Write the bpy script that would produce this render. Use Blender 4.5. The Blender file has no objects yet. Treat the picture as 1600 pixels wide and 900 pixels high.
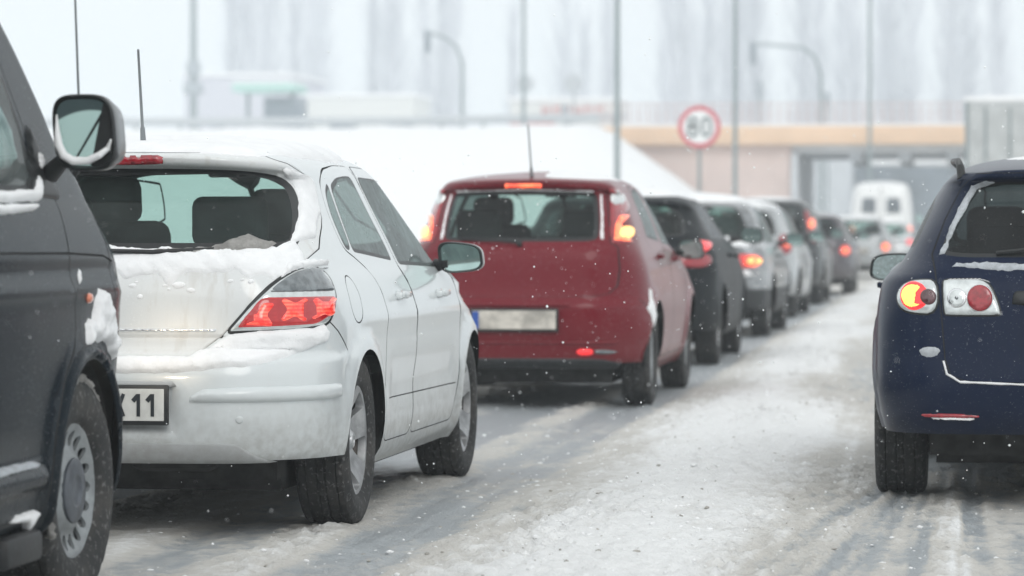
import bpy, bmesh, math, random
import numpy as np
from mathutils import Vector, Matrix
from mathutils.geometry import delaunay_2d_cdt
from mathutils.bvhtree import BVHTree

# ------------------------------------------------------------------ camera
S = bpy.context.scene
COL = S.collection
R = math.radians
cam_d = bpy.data.cameras.new('camera'); cam = bpy.data.objects.new('camera', cam_d); COL.objects.link(cam)
cam.location = (0, 0, 1.1)
cam.rotation_euler = (R(90 - 0.9424), 0, R(7.0869))
cam_d.sensor_width = 36; cam_d.lens = 36 * 5550 / 1600
cam_d.clip_start = 0.1; cam_d.clip_end = 3000
cam_d.dof.use_dof = True; cam_d.dof.focus_distance = 13.0; cam_d.dof.aperture_fstop = 3.6
S.camera = cam
# ------------------------------------------------------------------ world, sun, exposure
W = bpy.data.worlds.new('World'); S.world = W; W.use_nodes = True
wn, wl = W.node_tree.nodes, W.node_tree.links
bg = wn['Background']
sky = wn.new('ShaderNodeTexSky'); sky.sky_type = 'NISHITA'; sky.sun_disc = False
sky.sun_elevation = R(32); sky.sun_rotation = R(200); sky.dust_density = 6; sky.air_density = 1.0
hs = wn.new('ShaderNodeHueSaturation'); hs.inputs['Saturation'].default_value = 0.15; hs.inputs['Value'].default_value = 1.0
mx = wn.new('ShaderNodeMix'); mx.data_type = 'RGBA'; mx.inputs[0].default_value = 0.9
mx.inputs[7].default_value = (10.1, 10.4, 10.5, 1)      # even snow cloud, lit through
wl.new(sky.outputs[0], hs.inputs['Color']); wl.new(hs.outputs[0], mx.inputs[6]); wl.new(mx.outputs[2], bg.inputs[0])
bg.inputs[1].default_value = 0.1
sun_d = bpy.data.lights.new('sun', 'SUN'); sun_d.energy = 1.0; sun_d.angle = R(30); sun_d.color = (1, 0.97, 0.93)
sun = bpy.data.objects.new('sun', sun_d); COL.objects.link(sun)
sun.rotation_euler = (R(58), 0, R(20)); sun.location = (0, 0, 40)
S.view_settings.view_transform = 'Standard'; S.view_settings.look = 'None'
S.view_settings.exposure = 0.025; S.view_settings.gamma = 1.0
S.cycles.max_bounces = 8; S.cycles.volume_bounces = 3; S.cycles.transparent_max_bounces = 12
S.cycles.use_denoising = True
S.cycles.sample_clamp_indirect = 4.0

# ------------------------------------------------------------------ materials
MATS = {}
def newmat(name):
    m = bpy.data.materials.new(name); m.use_nodes = True
    nt = m.node_tree; nt.nodes.clear()
    out = nt.nodes.new('ShaderNodeOutputMaterial')
    MATS[name] = m
    return m, nt, out
def N(nt, t, **k):
    n = nt.nodes.new(t)
    for a, v in k.items(): setattr(n, a, v)
    return n
def noise(nt, vec, scale, detail=4, rough=0.55, stretch=None):
    if stretch:
        mp = N(nt, 'ShaderNodeMapping'); mp.inputs['Scale'].default_value = stretch
        nt.links.new(vec, mp.inputs[0]); vec = mp.outputs[0]
    n = N(nt, 'ShaderNodeTexNoise'); n.inputs['Scale'].default_value = scale
    n.inputs['Detail'].default_value = detail; n.inputs['Roughness'].default_value = rough
    nt.links.new(vec, n.inputs['Vector']); return n.outputs[0]
def ramp(nt, fac, a, b, lo=0.0, hi=1.0):
    n = N(nt, 'ShaderNodeMapRange'); n.inputs[1].default_value = a; n.inputs[2].default_value = b
    n.inputs[3].default_value = lo; n.inputs[4].default_value = hi; n.interpolation_type = 'SMOOTHSTEP'
    nt.links.new(fac, n.inputs[0]); return n.outputs[0]
def math2(nt, op, a, b):
    n = N(nt, 'ShaderNodeMath', operation=op)
    for i, v in enumerate((a, b)):
        if isinstance(v, (int, float)): n.inputs[i].default_value = v
        else: nt.links.new(v, n.inputs[i])
    return n.outputs[0]
def mixc(nt, fac, a, b):
    n = N(nt, 'ShaderNodeMix', data_type='RGBA')
    for i, v in ((0, fac), (6, a), (7, b)):
        if isinstance(v, (int, float)): n.inputs[i].default_value = v
        elif isinstance(v, tuple): n.inputs[i].default_value = (*v[:3], 1)
        else: nt.links.new(v, n.inputs[i])
    return n.outputs[2]
def mixs(nt, fac, a, b):
    n = N(nt, 'ShaderNodeMixShader')
    if isinstance(fac, (int, float)): n.inputs[0].default_value = fac
    else: nt.links.new(fac, n.inputs[0])
    nt.links.new(a, n.inputs[1]); nt.links.new(b, n.inputs[2]); return n.outputs[0]
def bump(nt, h, strength, dist=0.01):
    n = N(nt, 'ShaderNodeBump'); n.inputs['Strength'].default_value = strength; n.inputs['Distance'].default_value = dist
    nt.links.new(h, n.inputs['Height']); return n.outputs[0]
def simple(name, col, rough=0.6, metal=0.0, emit=None, es=0.0, var=0.0, vscale=20, bmp=0.0, coat=0.0, spec=0.5):
    m, nt, out = newmat(name)
    p = N(nt, 'ShaderNodeBsdfPrincipled'); nt.links.new(p.outputs[0], out.inputs[0])
    p.inputs['Roughness'].default_value = rough; p.inputs['Metallic'].default_value = metal
    p.inputs['Coat Weight'].default_value = coat; p.inputs['Specular IOR Level'].default_value = spec
    tc = N(nt, 'ShaderNodeTexCoord')
    if var:
        nz = noise(nt, tc.outputs['Object'], vscale)
        c = mixc(nt, ramp(nt, nz, 0.3, 0.7), tuple(x * (1 - var) for x in col), tuple(min(1, x * (1 + var)) for x in col))
        nt.links.new(c, p.inputs['Base Color'])
    else: p.inputs['Base Color'].default_value = (*col, 1)
    if bmp: nt.links.new(bump(nt, noise(nt, tc.outputs['Object'], vscale * 3), bmp), p.inputs['Normal'])
    if emit: p.inputs['Emission Color'].default_value = (*emit, 1); p.inputs['Emission Strength'].default_value = es
    return m
DIRT = (0.17, 0.15, 0.125)
def paint(name, col, dust=0.25, dirt=0.5, rough=0.32, coat=0.7, streak=0.0, metal=0.0, zd=(0.22, 0.62), film=0.0, spec=0.5):
    """car paint with a film of road grime low down, blown snow grains and melt streaks"""
    m, nt, out = newmat(name)
    p = N(nt, 'ShaderNodeBsdfPrincipled'); tc = N(nt, 'ShaderNodeTexCoord'); ob = tc.outputs['Object']
    sx = N(nt, 'ShaderNodeSeparateXYZ'); nt.links.new(ob, sx.inputs[0])
    z = sx.outputs[2]
    n1 = noise(nt, ob, 3.2, 5); n2 = noise(nt, ob, 30, 4)
    low = ramp(nt, math2(nt, 'ADD', z, math2(nt, 'MULTIPLY', n1, -0.35)), zd[0] - 0.17, zd[1] - 0.17, 1.0, 0.0)
    dm = math2(nt, 'MULTIPLY', low, math2(nt, 'MULTIPLY', ramp(nt, n2, 0.25, 0.75, 0.45, 1.0), dirt))
    c = mixc(nt, dm, tuple(col), DIRT)
    # melt streaks running down
    st = ramp(nt, noise(nt, ob, 6, 3, 0.6, (4, 4, 0.5)), 0.5, 0.72)
    c = mixc(nt, math2(nt, 'MULTIPLY', st, streak), c, (0.45, 0.42, 0.37))
    # thin film of frost and salt
    fl = math2(nt, 'MULTIPLY', ramp(nt, noise(nt, ob, 2.3, 5, 0.65), 0.4, 0.75), film)
    c = mixc(nt, fl, c, (0.55, 0.58, 0.6))
    # blown snow grains
    g1 = ramp(nt, noise(nt, ob, 130, 2, 0.5), 0.64, 0.72); g0 = ramp(nt, noise(nt, ob, 4, 3), 0.4, 0.7, 0.25, 1.0)
    gm = math2(nt, 'MULTIPLY', math2(nt, 'MULTIPLY', g1, g0), dust)
    c = mixc(nt, gm, c, (0.85, 0.88, 0.9))
    nt.links.new(c, p.inputs['Base Color'])
    rr = math2(nt, 'MINIMUM', 0.9, math2(nt, 'ADD', rough, math2(nt, 'MULTIPLY', math2(nt, 'MAXIMUM', math2(nt, 'MAXIMUM', dm, gm), fl), 0.6)))
    nt.links.new(rr, p.inputs['Roughness'])
    p.inputs['Metallic'].default_value = metal; p.inputs['Specular IOR Level'].default_value = spec
    cw = math2(nt, 'MULTIPLY', math2(nt, 'SUBTRACT', 1.0, dm), coat); nt.links.new(cw, p.inputs['Coat Weight'])
    p.inputs['Coat Roughness'].default_value = 0.06
    nt.links.new(bump(nt, n2, 0.04, 0.01), p.inputs['Normal'])
    d = N(nt, 'ShaderNodeBsdfDiffuse'); d.inputs[0].default_value = (0.03, 0.032, 0.035, 1)
    ge = N(nt, 'ShaderNodeNewGeometry')
    nt.links.new(mixs(nt, ge.outputs['Backfacing'], p.outputs[0], d.outputs[0]), out.inputs[0])   # sheet metal is trimmed dark inside
    return m
def glass(name, tint=(0.42, 0.52, 0.5), frost=0.25, fscale=5, fcol=(0.55, 0.6, 0.6), grains=0.18):
    m, nt, out = newmat(name)
    tc = N(nt, 'ShaderNodeTexCoord'); ob = tc.outputs['Object']
    t = N(nt, 'ShaderNodeBsdfTransparent'); t.inputs[0].default_value = (*tint, 1)
    g = N(nt, 'ShaderNodeBsdfGlossy'); g.inputs['Roughness'].default_value = 0.04
    fr = N(nt, 'ShaderNodeFresnel'); fr.inputs[0].default_value = 1.5
    s = mixs(nt, math2(nt, 'MINIMUM', math2(nt, 'MULTIPLY', fr.outputs[0], .5), 0.4), t.outputs[0], g.outputs[0])
    d = N(nt, 'ShaderNodeBsdfDiffuse'); d.inputs[0].default_value = (*fcol, 1)
    f = math2(nt, 'MULTIPLY', ramp(nt, noise(nt, ob, fscale, 5, 0.7), 0.25, 0.75, 0.35, 1.0), frost)
    gr = math2(nt, 'MULTIPLY', ramp(nt, noise(nt, ob, 170, 2), 0.66, 0.72), grains)
    s = mixs(nt, math2(nt, 'MAXIMUM', f, gr), s, d.outputs[0])
    nt.links.new(s, out.inputs[0]); return m
def lens_mat(name, col, hot, strength, cell=28.0):
    """moulded lamp lens; the lit ones glow unevenly through their prisms"""
    m, nt, out = newmat(name)
    p = N(nt, 'ShaderNodeBsdfPrincipled'); p.inputs['Base Color'].default_value = (*col, 1)
    p.inputs['Roughness'].default_value = 0.15; p.inputs['Coat Weight'].default_value = 1
    tc = N(nt, 'ShaderNodeTexCoord'); ob = tc.outputs['Object']
    mp = N(nt, 'ShaderNodeMapping'); mp.inputs['Scale'].default_value = (1.0, 1.0, 3.2); nt.links.new(ob, mp.inputs[0])
    v = N(nt, 'ShaderNodeTexVoronoi', feature='F1', distance='CHEBYCHEV'); v.inputs['Scale'].default_value = cell; v.inputs['Randomness'].default_value = 0.25
    nt.links.new(mp.outputs[0], v.inputs['Vector'])
    k = ramp(nt, v.outputs['Distance'], 0.15, 0.55, 1.0, 0.25)
    lo = ramp(nt, noise(nt, ob, 14, 2), 0.3, 0.7, 0.35, 1.2)
    e = mixc(nt, math2(nt, 'MULTIPLY', k, lo), (0.36, 0.004, 0.006), tuple(hot))
    nt.links.new(e, p.inputs['Emission Color']); p.inputs['Emission Strength'].default_value = strength
    nt.links.new(bump(nt, v.outputs['Distance'], 0.3, 0.004), p.inputs['Normal'])
    nt.links.new(p.outputs[0], out.inputs[0]); return m

def snow_mat(name, col=(0.92, 0.93, 0.94), var=0.04, sc=11, bs=0.35):
    m, nt, out = newmat(name)
    p = N(nt, 'ShaderNodeBsdfPrincipled'); tc = N(nt, 'ShaderNodeTexCoord'); ob = tc.outputs['Object']
    n = noise(nt, ob, sc, 6, 0.65)
    nt.links.new(mixc(nt, ramp(nt, n, 0.3, 0.7), tuple(c * (1 - var * 2) for c in col), col), p.inputs['Base Color'])
    p.inputs['Roughness'].default_value = 0.85; p.inputs['Specular IOR Level'].default_value = 0.2
    nt.links.new(bump(nt, noise(nt, ob, sc * 7, 6, 0.75), bs, 0.02), p.inputs['Normal'])
    nt.links.new(p.outputs[0], out.inputs[0]); return m

SNOW = snow_mat('snow'); DSNOW = snow_mat('dirty_snow', (0.5, 0.49, 0.47), 0.2, 14, 0.8)
P_WHITE = paint('white_paint', (0.66, 0.70, 0.71), 0.12, 0.6, streak=0.04, coat=.6, rough=.28)
P_TAILGATE = paint('streaked_white_paint', (0.68, 0.70, 0.70), 0.25, 0.3, streak=0.30, rough=0.25)
P_RED = paint('dark_red_paint', (0.15, 0.002, 0.010), 0.30, 0.10, rough=0.3, film=0.0, coat=.25, spec=.15)
P_BLUE = paint('dark_blue_paint', (0.001, 0.008, 0.032), 0.14, 0.05, rough=0.3, film=0.0, coat=.08, spec=.15)
P_VAN = paint('charcoal_paint', (0.008, 0.014, 0.020), 0.14, 0.07, rough=0.25, zd=(0.3, 0.7), film=0.0, coat=.09, spec=.05)
P_BLACK = paint('black_paint', (0.006, 0.009, 0.012), 0.15, 0.08, film=0.0, coat=.0, spec=.15, rough=.45)
P_GREY = paint('dark_grey_paint', (0.02, 0.024, 0.026), 0.2, 0.2, film=0.03, coat=.25)
P_SILVER = paint('silver_paint', (0.42, 0.44, 0.45), 0.5, 0.5, metal=0.3, film=0.2)
P_FARDARK = paint('dark_plum_paint', (0.035, 0.025, 0.035), 0.4, 0.4, film=0.1)
P_VWHITE = paint('van_white_paint', (0.78, 0.79, 0.79), 0.1, 0.5)
BUMPGREY = paint('grey_plastic', (0.42, 0.44, 0.45), 0.2, 0.45, rough=0.6, coat=0.0)
TRIM = simple('black_trim', (0.012, 0.014, 0.015), 0.45, var=0.2, vscale=60)
PLASTIC = simple('rough_black_plastic', (0.02, 0.022, 0.024), 0.55, var=0.3, vscale=40, bmp=0.1)
GROOVE = simple('shut_line', (0.015, 0.016, 0.017), 0.8)
UNDER = simple('underbody_grime', (0.03, 0.03, 0.03), 0.9, var=0.4, vscale=15)
SEATM = simple('seat_fabric', (0.010, 0.016, 0.018), 0.95, var=0.2, vscale=50)
CABIN = simple('cabin_plastic', (0.03, 0.034, 0.036), 0.8)
CHROME = simple('chrome', (0.75, 0.76, 0.77), 0.18, 1.0)
ALLOY = simple('alloy_metal', (0.50, 0.51, 0.52), 0.42, 0.7, var=0.25, vscale=14)
HUBCAP = simple('hubcap_plastic', (0.27, 0.29, 0.30), 0.4, 0.3, var=0.2, vscale=12)
HUBDARK = simple('hub_plastic', (0.07, 0.08, 0.095), 0.4, var=0.3, vscale=20)
STEEL = simple('brake_steel', (0.09, 0.08, 0.075), 0.6, 0.6)
def tyre_mat():
    m, nt, out = newmat('tyre_rubber')
    p = N(nt, 'ShaderNodeBsdfPrincipled'); tc = N(nt, 'ShaderNodeTexCoord'); ob = tc.outputs['Object']
    a = ramp(nt, noise(nt, ob, 7, 5, 0.7), 0.42, 0.7); b = ramp(nt, noise(nt, ob, 60, 3), 0.55, 0.7)
    c = mixc(nt, math2(nt, 'MULTIPLY', a, 0.45), (0.018, 0.019, 0.02), (0.085, 0.078, 0.07))
    c = mixc(nt, math2(nt, 'MULTIPLY', b, 0.3), c, (0.35, 0.35, 0.35))
    nt.links.new(c, p.inputs['Base Color']); p.inputs['Roughness'].default_value = 0.8
    nt.links.new(bump(nt, noise(nt, ob, 90, 3), 0.3, 0.004), p.inputs['Normal'])
    nt.links.new(p.outputs[0], out.inputs[0]); return m
RUBBER = tyre_mat()
GLASS = glass('rear_glass', (0.74, 0.92, 0.87), 0.02)
SCREEN = glass('windscreen_glass', (0.84, 0.97, 0.93), 0.02)
GLASS_W = glass('rear_glass_wet', (0.74, 0.96, 0.90), 0.14, 7, (.16, .21, .20))
GLASS_S = glass('frosted_side_glass', (0.36, 0.44, 0.43), 0.62, 4, (0.36, 0.42, 0.42))
GLASS_D = glass('dark_glass', (0.12, 0.14, 0.15), 0.05, 6, (0.3, 0.34, 0.36))
GLASS_V = glass('van_door_glass', (0.45, 0.52, 0.52), 0.3, 3, (0.5, 0.56, 0.56))
MIRROR = simple('mirror_glass', (0.52, 0.68, 0.65), 0.05, 1.0, var=0.1, vscale=14)
RED_LIT = lens_mat('red_lens_lit', (0.30, 0.004, 0.008), (1.0, 0.16, 0.15), 0.9, 16.0)
def rib_mat():
    m, nt, out = newmat('red_ribbed_lens_lit')
    p = N(nt, 'ShaderNodeBsdfPrincipled'); p.inputs['Base Color'].default_value = (.5, .01, .01, 1); p.inputs['Roughness'].default_value = .15; p.inputs['Coat Weight'].default_value = 1
    tc = N(nt, 'ShaderNodeTexCoord'); ob = tc.outputs['Object']; sx = N(nt, 'ShaderNodeSeparateXYZ'); nt.links.new(ob, sx.inputs[0])
    r = ramp(nt, math2(nt, 'SINE', math2(nt, 'MULTIPLY', sx.outputs[2], 480.0), 0), -1, 1, .35, 1.0)
    g = ramp(nt, noise(nt, ob, 24, 3, .6), .35, .68, .15, 1.0)
    nt.links.new(mixc(nt, math2(nt, 'MULTIPLY', r, g), (.55, .006, .008), (1.0, .24, .14)), p.inputs['Emission Color']); p.inputs['Emission Strength'].default_value = 1.0
    nt.links.new(p.outputs[0], out.inputs[0]); return m
RED_RIB = rib_mat()
RED_DEEP = lens_mat('red_lens_dim', (0.22, 0.004, 0.008), (.62, .02, .02), .55, 22.0)
ANT = simple('frosted_rod', (.22, .24, .25), .7)
RED_HOT = lens_mat('red_lens_bright', (0.6, 0.03, 0.02), (1.0, 0.30, 0.10), 2.8, 40)
AMBER_HOT = simple('amber_bright', (0.9, 0.4, 0.1), 0.3, emit=(1.0, 0.66, 0.12), es=1.5)
YEL_HOT = simple('bulb_glow', (0.9, 0.5, 0.2), 0.3, emit=(1.0, 0.62, 0.16), es=1.5)
RED_OFF = simple('red_lens', (0.30, 0.008, 0.018), 0.15, coat=1, var=0.25, vscale=60, bmp=0.15)
RED_RING = simple('red_ring_glow', (0.6, 0.02, 0.03), 0.2, emit=(1, 0.03, 0.03), es=0.8, coat=1)
CLEAR = simple('clear_lens', (0.62, 0.66, 0.66), 0.12, 0.35, coat=1, var=0.12, vscale=30, bmp=0.1)
SMOKE = simple('smoked_lens', (0.16, 0.18, 0.19), 0.12, 0.3, coat=1, var=0.35, vscale=30, bmp=0.1)
SMOKE_D = simple('dark_smoked_lens', (0.09, 0.03, 0.035), 0.12, coat=1, var=0.3, vscale=50)
ORANGE = simple('orange_lens', (0.7, 0.2, 0.1), 0.2, coat=1)
PLATE = simple('plate_white', (0.62, 0.62, 0.59), 0.5, var=0.08, vscale=20)
PLATE_D = simple('plate_smeared', (0.50, 0.47, 0.42), 0.6, var=0.35, vscale=9)
PLATE_T = simple('plate_lettering', (0.015, 0.02, 0.025), 0.5)
EU = simple('plate_blue', (0.02, 0.08, 0.35), 0.5)
HEAD = simple('headlamp_glow', (0.9, 0.85, 0.7), 0.2, emit=(1.0, 0.88, 0.66), es=12)
HEADG = simple('headlamp_lens', (0.6, 0.63, 0.65), 0.08, 0.4, coat=1)

# ------------------------------------------------------------------ object helpers
def link(o, parent=None):
    COL.objects.link(o)
    if parent is not None: o.parent = parent
    return o
def thing(name, label, cat, loc=(0, 0, 0), yaw=0.0, group=None):
    o = bpy.data.objects.new(name, None); o.empty_display_size = 0.3; link(o)
    o.location = loc; o.rotation_euler = (0, 0, R(yaw)); o['label'] = label; o['category'] = cat
    if group: o['group'] = group
    return o
def tag(o, label=None, cat=None, group=None, kind=None):
    for k, v in (('label', label), ('category', cat), ('group', group), ('kind', kind)):
        if v: o[k] = v
    return o
def mesh_np(name, V, F, mats, parent=None, smooth=True, fm=None, normals=None):
    """V (n,3), F list/array of polygons"""
    me = bpy.data.meshes.new(name)
    V = np.asarray(V, np.float32)
    if isinstance(F, np.ndarray):
        nf, k = F.shape
        me.vertices.add(len(V)); me.vertices.foreach_set('co', V.ravel())
        me.loops.add(nf * k); me.loops.foreach_set('vertex_index', F.astype(np.int32).ravel())
        me.polygons.add(nf); me.polygons.foreach_set('loop_start', np.arange(0, nf * k, k, dtype=np.int32))
        me.update(calc_edges=True); me.validate()
    else:
        me.from_pydata([tuple(map(float, v)) for v in V], [], F)
    for m in (mats if isinstance(mats, (list, tuple)) else [mats]): me.materials.append(m)
    me.polygons.foreach_set('use_smooth', np.full(len(me.polygons), smooth))
    if fm is not None: me.polygons.foreach_set('material_index', np.asarray(fm, np.int32))
    if normals is not None and len(me.vertices) == len(normals):
        me.normals_split_custom_set_from_vertices([tuple(map(float, n)) for n in normals])
    o = bpy.data.objects.new(name, me)
    return link(o, parent)
def bm_obj(name, bm, mats, parent=None, smooth=True, recalc=True):
    if recalc: bmesh.ops.recalc_face_normals(bm, faces=bm.faces)
    me = bpy.data.meshes.new(name); bm.to_mesh(me); bm.free()
    for m in (mats if isinstance(mats, (list, tuple)) else [mats]): me.materials.append(m)
    me.polygons.foreach_set('use_smooth', np.full(len(me.polygons), smooth))
    if smooth:
        try: me.set_sharp_from_angle(angle=R(40))
        except Exception: pass
    return link(bpy.data.objects.new(name, me), parent)
def add_box(bm, c, s, rot=None, bev=0.0, seg=2, taper=None):
    r = bmesh.ops.create_cube(bm, size=1.0); vs = r['verts']
    for v in vs:
        if taper: v.co.x *= taper if v.co.z > 0 else 1; 
        v.co = Vector((v.co.x * s[0], v.co.y * s[1], v.co.z * s[2]))
    if bev > 0:
        es = list({e for v in vs for e in v.link_edges})
        rb = bmesh.ops.bevel(bm, geom=es, offset=bev, segments=seg, affect='EDGES', profile=0.5)
        vs = list({v for f in rb['faces'] for v in f.verts} | {v for v in vs if v.is_valid})
        done = set(vs); st = list(vs)
        while st:
            v = st.pop()
            for e in v.link_edges:
                o = e.other_vert(v)
                if o not in done: done.add(o); st.append(o)
        vs = list(done)
    M = Matrix.Translation(c) @ (rot.to_4x4() if rot else Matrix.Identity(4))
    for v in vs: v.co = M @ v.co
    return vs
def rbox(name, c, s, mat, parent=None, bev=0.0, seg=2, rot=None, taper=None):
    bm = bmesh.new(); add_box(bm, c, s, rot, bev, seg, taper); return bm_obj(name, bm, mat, parent)
def add_tube(bm, pts, rad, n=8, cap=True):
    """round bar through pts; rad a number or one per point"""
    pts = [Vector(p) for p in pts]; rads = rad if isinstance(rad, (list, tuple)) else [rad] * len(pts)
    rings = []
    for i, p in enumerate(pts):
        t = (pts[min(i + 1, len(pts) - 1)] - pts[max(i - 1, 0)]).normalized()
        a = t.cross(Vector((0, 0, 1)))
        if a.length < 0.05: a = t.cross(Vector((1, 0, 0)))
        a.normalize(); b = t.cross(a)
        rings.append([bm.verts.new(p + (a * math.cos(2 * math.pi * k / n) + b * math.sin(2 * math.pi * k / n)) * rads[i]) for k in range(n)])
    for q, r in zip(rings, rings[1:]):
        for k in range(n): bm.faces.new((q[k], q[(k + 1) % n], r[(k + 1) % n], r[k]))
    if cap: bm.faces.new(rings[0]); bm.faces.new(rings[-1])
def tube(name, pts, rad, mat, parent=None, n=8):
    bm = bmesh.new(); add_tube(bm, pts, rad, n); return bm_obj(name, bm, mat, parent)
def copy_tree(o, parent=None):
    c = o.copy(); COL.objects.link(c)
    if parent is not None: c.parent = parent
    for ch in list(o.children): copy_tree(ch, c)
    return c
def smoothstep(t): t = np.clip(t, 0, 1); return t * t * (3 - 2 * t)
_rng = np.random.RandomState(7)
_lat = _rng.rand(256, 256)
def vnoise(x, y):
    x = np.asarray(x, float); y = np.asarray(y, float)
    xi = np.floor(x).astype(int); yi = np.floor(y).astype(int); fx = smoothstep(x - xi); fy = smoothstep(y - yi)
    g = lambda a, b: _lat[a & 255, b & 255]
    return (g(xi, yi) * (1 - fx) + g(xi + 1, yi) * fx) * (1 - fy) + (g(xi, yi + 1) * (1 - fx) + g(xi + 1, yi + 1) * fx) * fy
def fbm(x, y, o=4, g=0.5):
    s = 0; a = 1; t = 0
    for i in range(o): s = s + a * vnoise(x * 2 ** i + 17 * i, y * 2 ** i + 31 * i); t += a; a *= g
    return s / t

# ------------------------------------------------------------------ planar triangulation
def pip(poly, P):
    x, y = P[:, 0], P[:, 1]; ins = np.zeros(len(P), bool); n = len(poly); px, py = poly[:, 0], poly[:, 1]
    j = n - 1
    for i in range(n):
        c = ((py[i] > y) != (py[j] > y))
        if c.any():
            xx = (px[j] - px[i]) * (y - py[i]) / (py[j] - py[i] + 1e-30) + px[i]
            ins ^= c & (x < xx)
        j = i
    return ins
def seg_dist(P, poly, closed=True):
    A = np.asarray(poly); B = np.roll(A, -1, 0)
    if not closed: A, B = A[:-1], B[:-1]
    best = np.full(len(P), 1e9)
    for a, b in zip(A, B):
        d = b - a; L = d @ d
        lo = np.minimum(a, b) - 0.35; hi = np.maximum(a, b) + 0.35
        m = (P[:, 0] > lo[0]) & (P[:, 0] < hi[0]) & (P[:, 1] > lo[1]) & (P[:, 1] < hi[1])
        if not m.any(): continue
        Q = P[m]; t = np.clip(((Q - a) @ d) / (L + 1e-12), 0, 1)
        best[m] = np.minimum(best[m], np.hypot(*(Q - a - t[:, None] * d).T))
    return best
def cdt(loops, lines, pts):
    vs = []; es = []
    for l in loops:
        b = len(vs); n = len(l); vs += [Vector((float(p[0]), float(p[1]))) for p in l]
        es += [(b + i, b + (i + 1) % n) for i in range(n)]
    for l in lines:
        b = len(vs); vs += [Vector((float(p[0]), float(p[1]))) for p in l]
        es += [(b + i, b + i + 1) for i in range(len(l) - 1)]
    vs += [Vector((float(p[0]), float(p[1]))) for p in pts]
    v, e, f, *_ = delaunay_2d_cdt(vs, es, [], 0, 1e-5)
    return np.array([(p.x, p.y) for p in v]), np.array([t for t in f if len(t) == 3], int)
def grid_in(x0, x1, y0, y1, s, cons, keep=0.45):
    nx = max(2, int((x1 - x0) / s)); ny = max(2, int((y1 - y0) / s))
    X, Y = np.meshgrid(np.linspace(x0, x1, nx + 1)[1:-1], np.linspace(y0, y1, ny + 1)[1:-1])
    P = np.stack([X.ravel(), Y.ravel()], 1); d = np.full(len(P), 1e9)
    for c, closed in cons: d = np.minimum(d, seg_dist(P, c, closed))
    return P[d > s * keep]
def chaikin(p, n=2, closed=True):
    p = np.asarray(p, float)
    for _ in range(n):
        if closed:
            q = np.roll(p, -1, 0); p = np.stack([p * .75 + q * .25, p * .25 + q * .75], 1).reshape(-1, p.shape[1])
        else:
            a, b = p[:-1], p[1:]; m = np.stack([a * .75 + b * .25, a * .25 + b * .75], 1).reshape(-1, p.shape[1])
            p = np.vstack([p[:1], m[1:-1], p[-1:]])
    return p
def offset_poly(p, d):
    """inset a closed (n,2) outline by d"""
    a = np.roll(p, 1, 0); b = np.roll(p, -1, 0); t = b - a; n = np.stack([-t[:, 1], t[:, 0]], 1)
    n /= np.linalg.norm(n, axis=1)[:, None] + 1e-9
    area = 0.5 * np.sum(p[:, 0] * b[:, 1] - b[:, 0] * p[:, 1])
    return p + n * (d if area > 0 else -d)
def dedup(p, eps=5e-4):
    k = [0]
    for i in range(1, len(p)):
        if np.hypot(*(p[i] - p[k[-1]])) > eps: k.append(i)
    if len(k) > 2 and np.hypot(*(p[k[-1]] - p[0])) < eps: k.pop()
    return p[k]
def line_offset(p, d):
    t = np.gradient(p, axis=0); n = np.stack([-t[:, 1], t[:, 0]], 1); n /= np.linalg.norm(n, axis=1)[:, None] + 1e-9
    return p + n * d

# ------------------------------------------------------------------ car shell
def pchip(tab):
    xs = np.array([t[0] for t in tab], float); ys = np.array([t[1] for t in tab], float)
    if len(xs) == 1: return lambda x: np.full(np.shape(x), ys[0])
    h = np.diff(xs); d = np.diff(ys) / h; m = np.zeros(len(xs)); m[0] = d[0]; m[-1] = d[-1]
    for i in range(1, len(xs) - 1):
        if d[i - 1] * d[i] > 0:
            w1 = 2 * h[i] + h[i - 1]; w2 = h[i] + 2 * h[i - 1]; m[i] = (w1 + w2) / (w1 / d[i - 1] + w2 / d[i])
    def f(x):
        x = np.clip(x, xs[0], xs[-1]); i = np.clip(np.searchsorted(xs, x) - 1, 0, len(h) - 1); t = (x - xs[i]) / h[i]
        return (2*t**3-3*t**2+1)*ys[i] + (t**3-2*t**2+t)*h[i]*m[i] + (-2*t**3+3*t**2)*ys[i+1] + (t**3-t**2)*h[i]*m[i+1]
    return f
LR, LF, TS = 0.95, 0.95, 0.62
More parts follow.
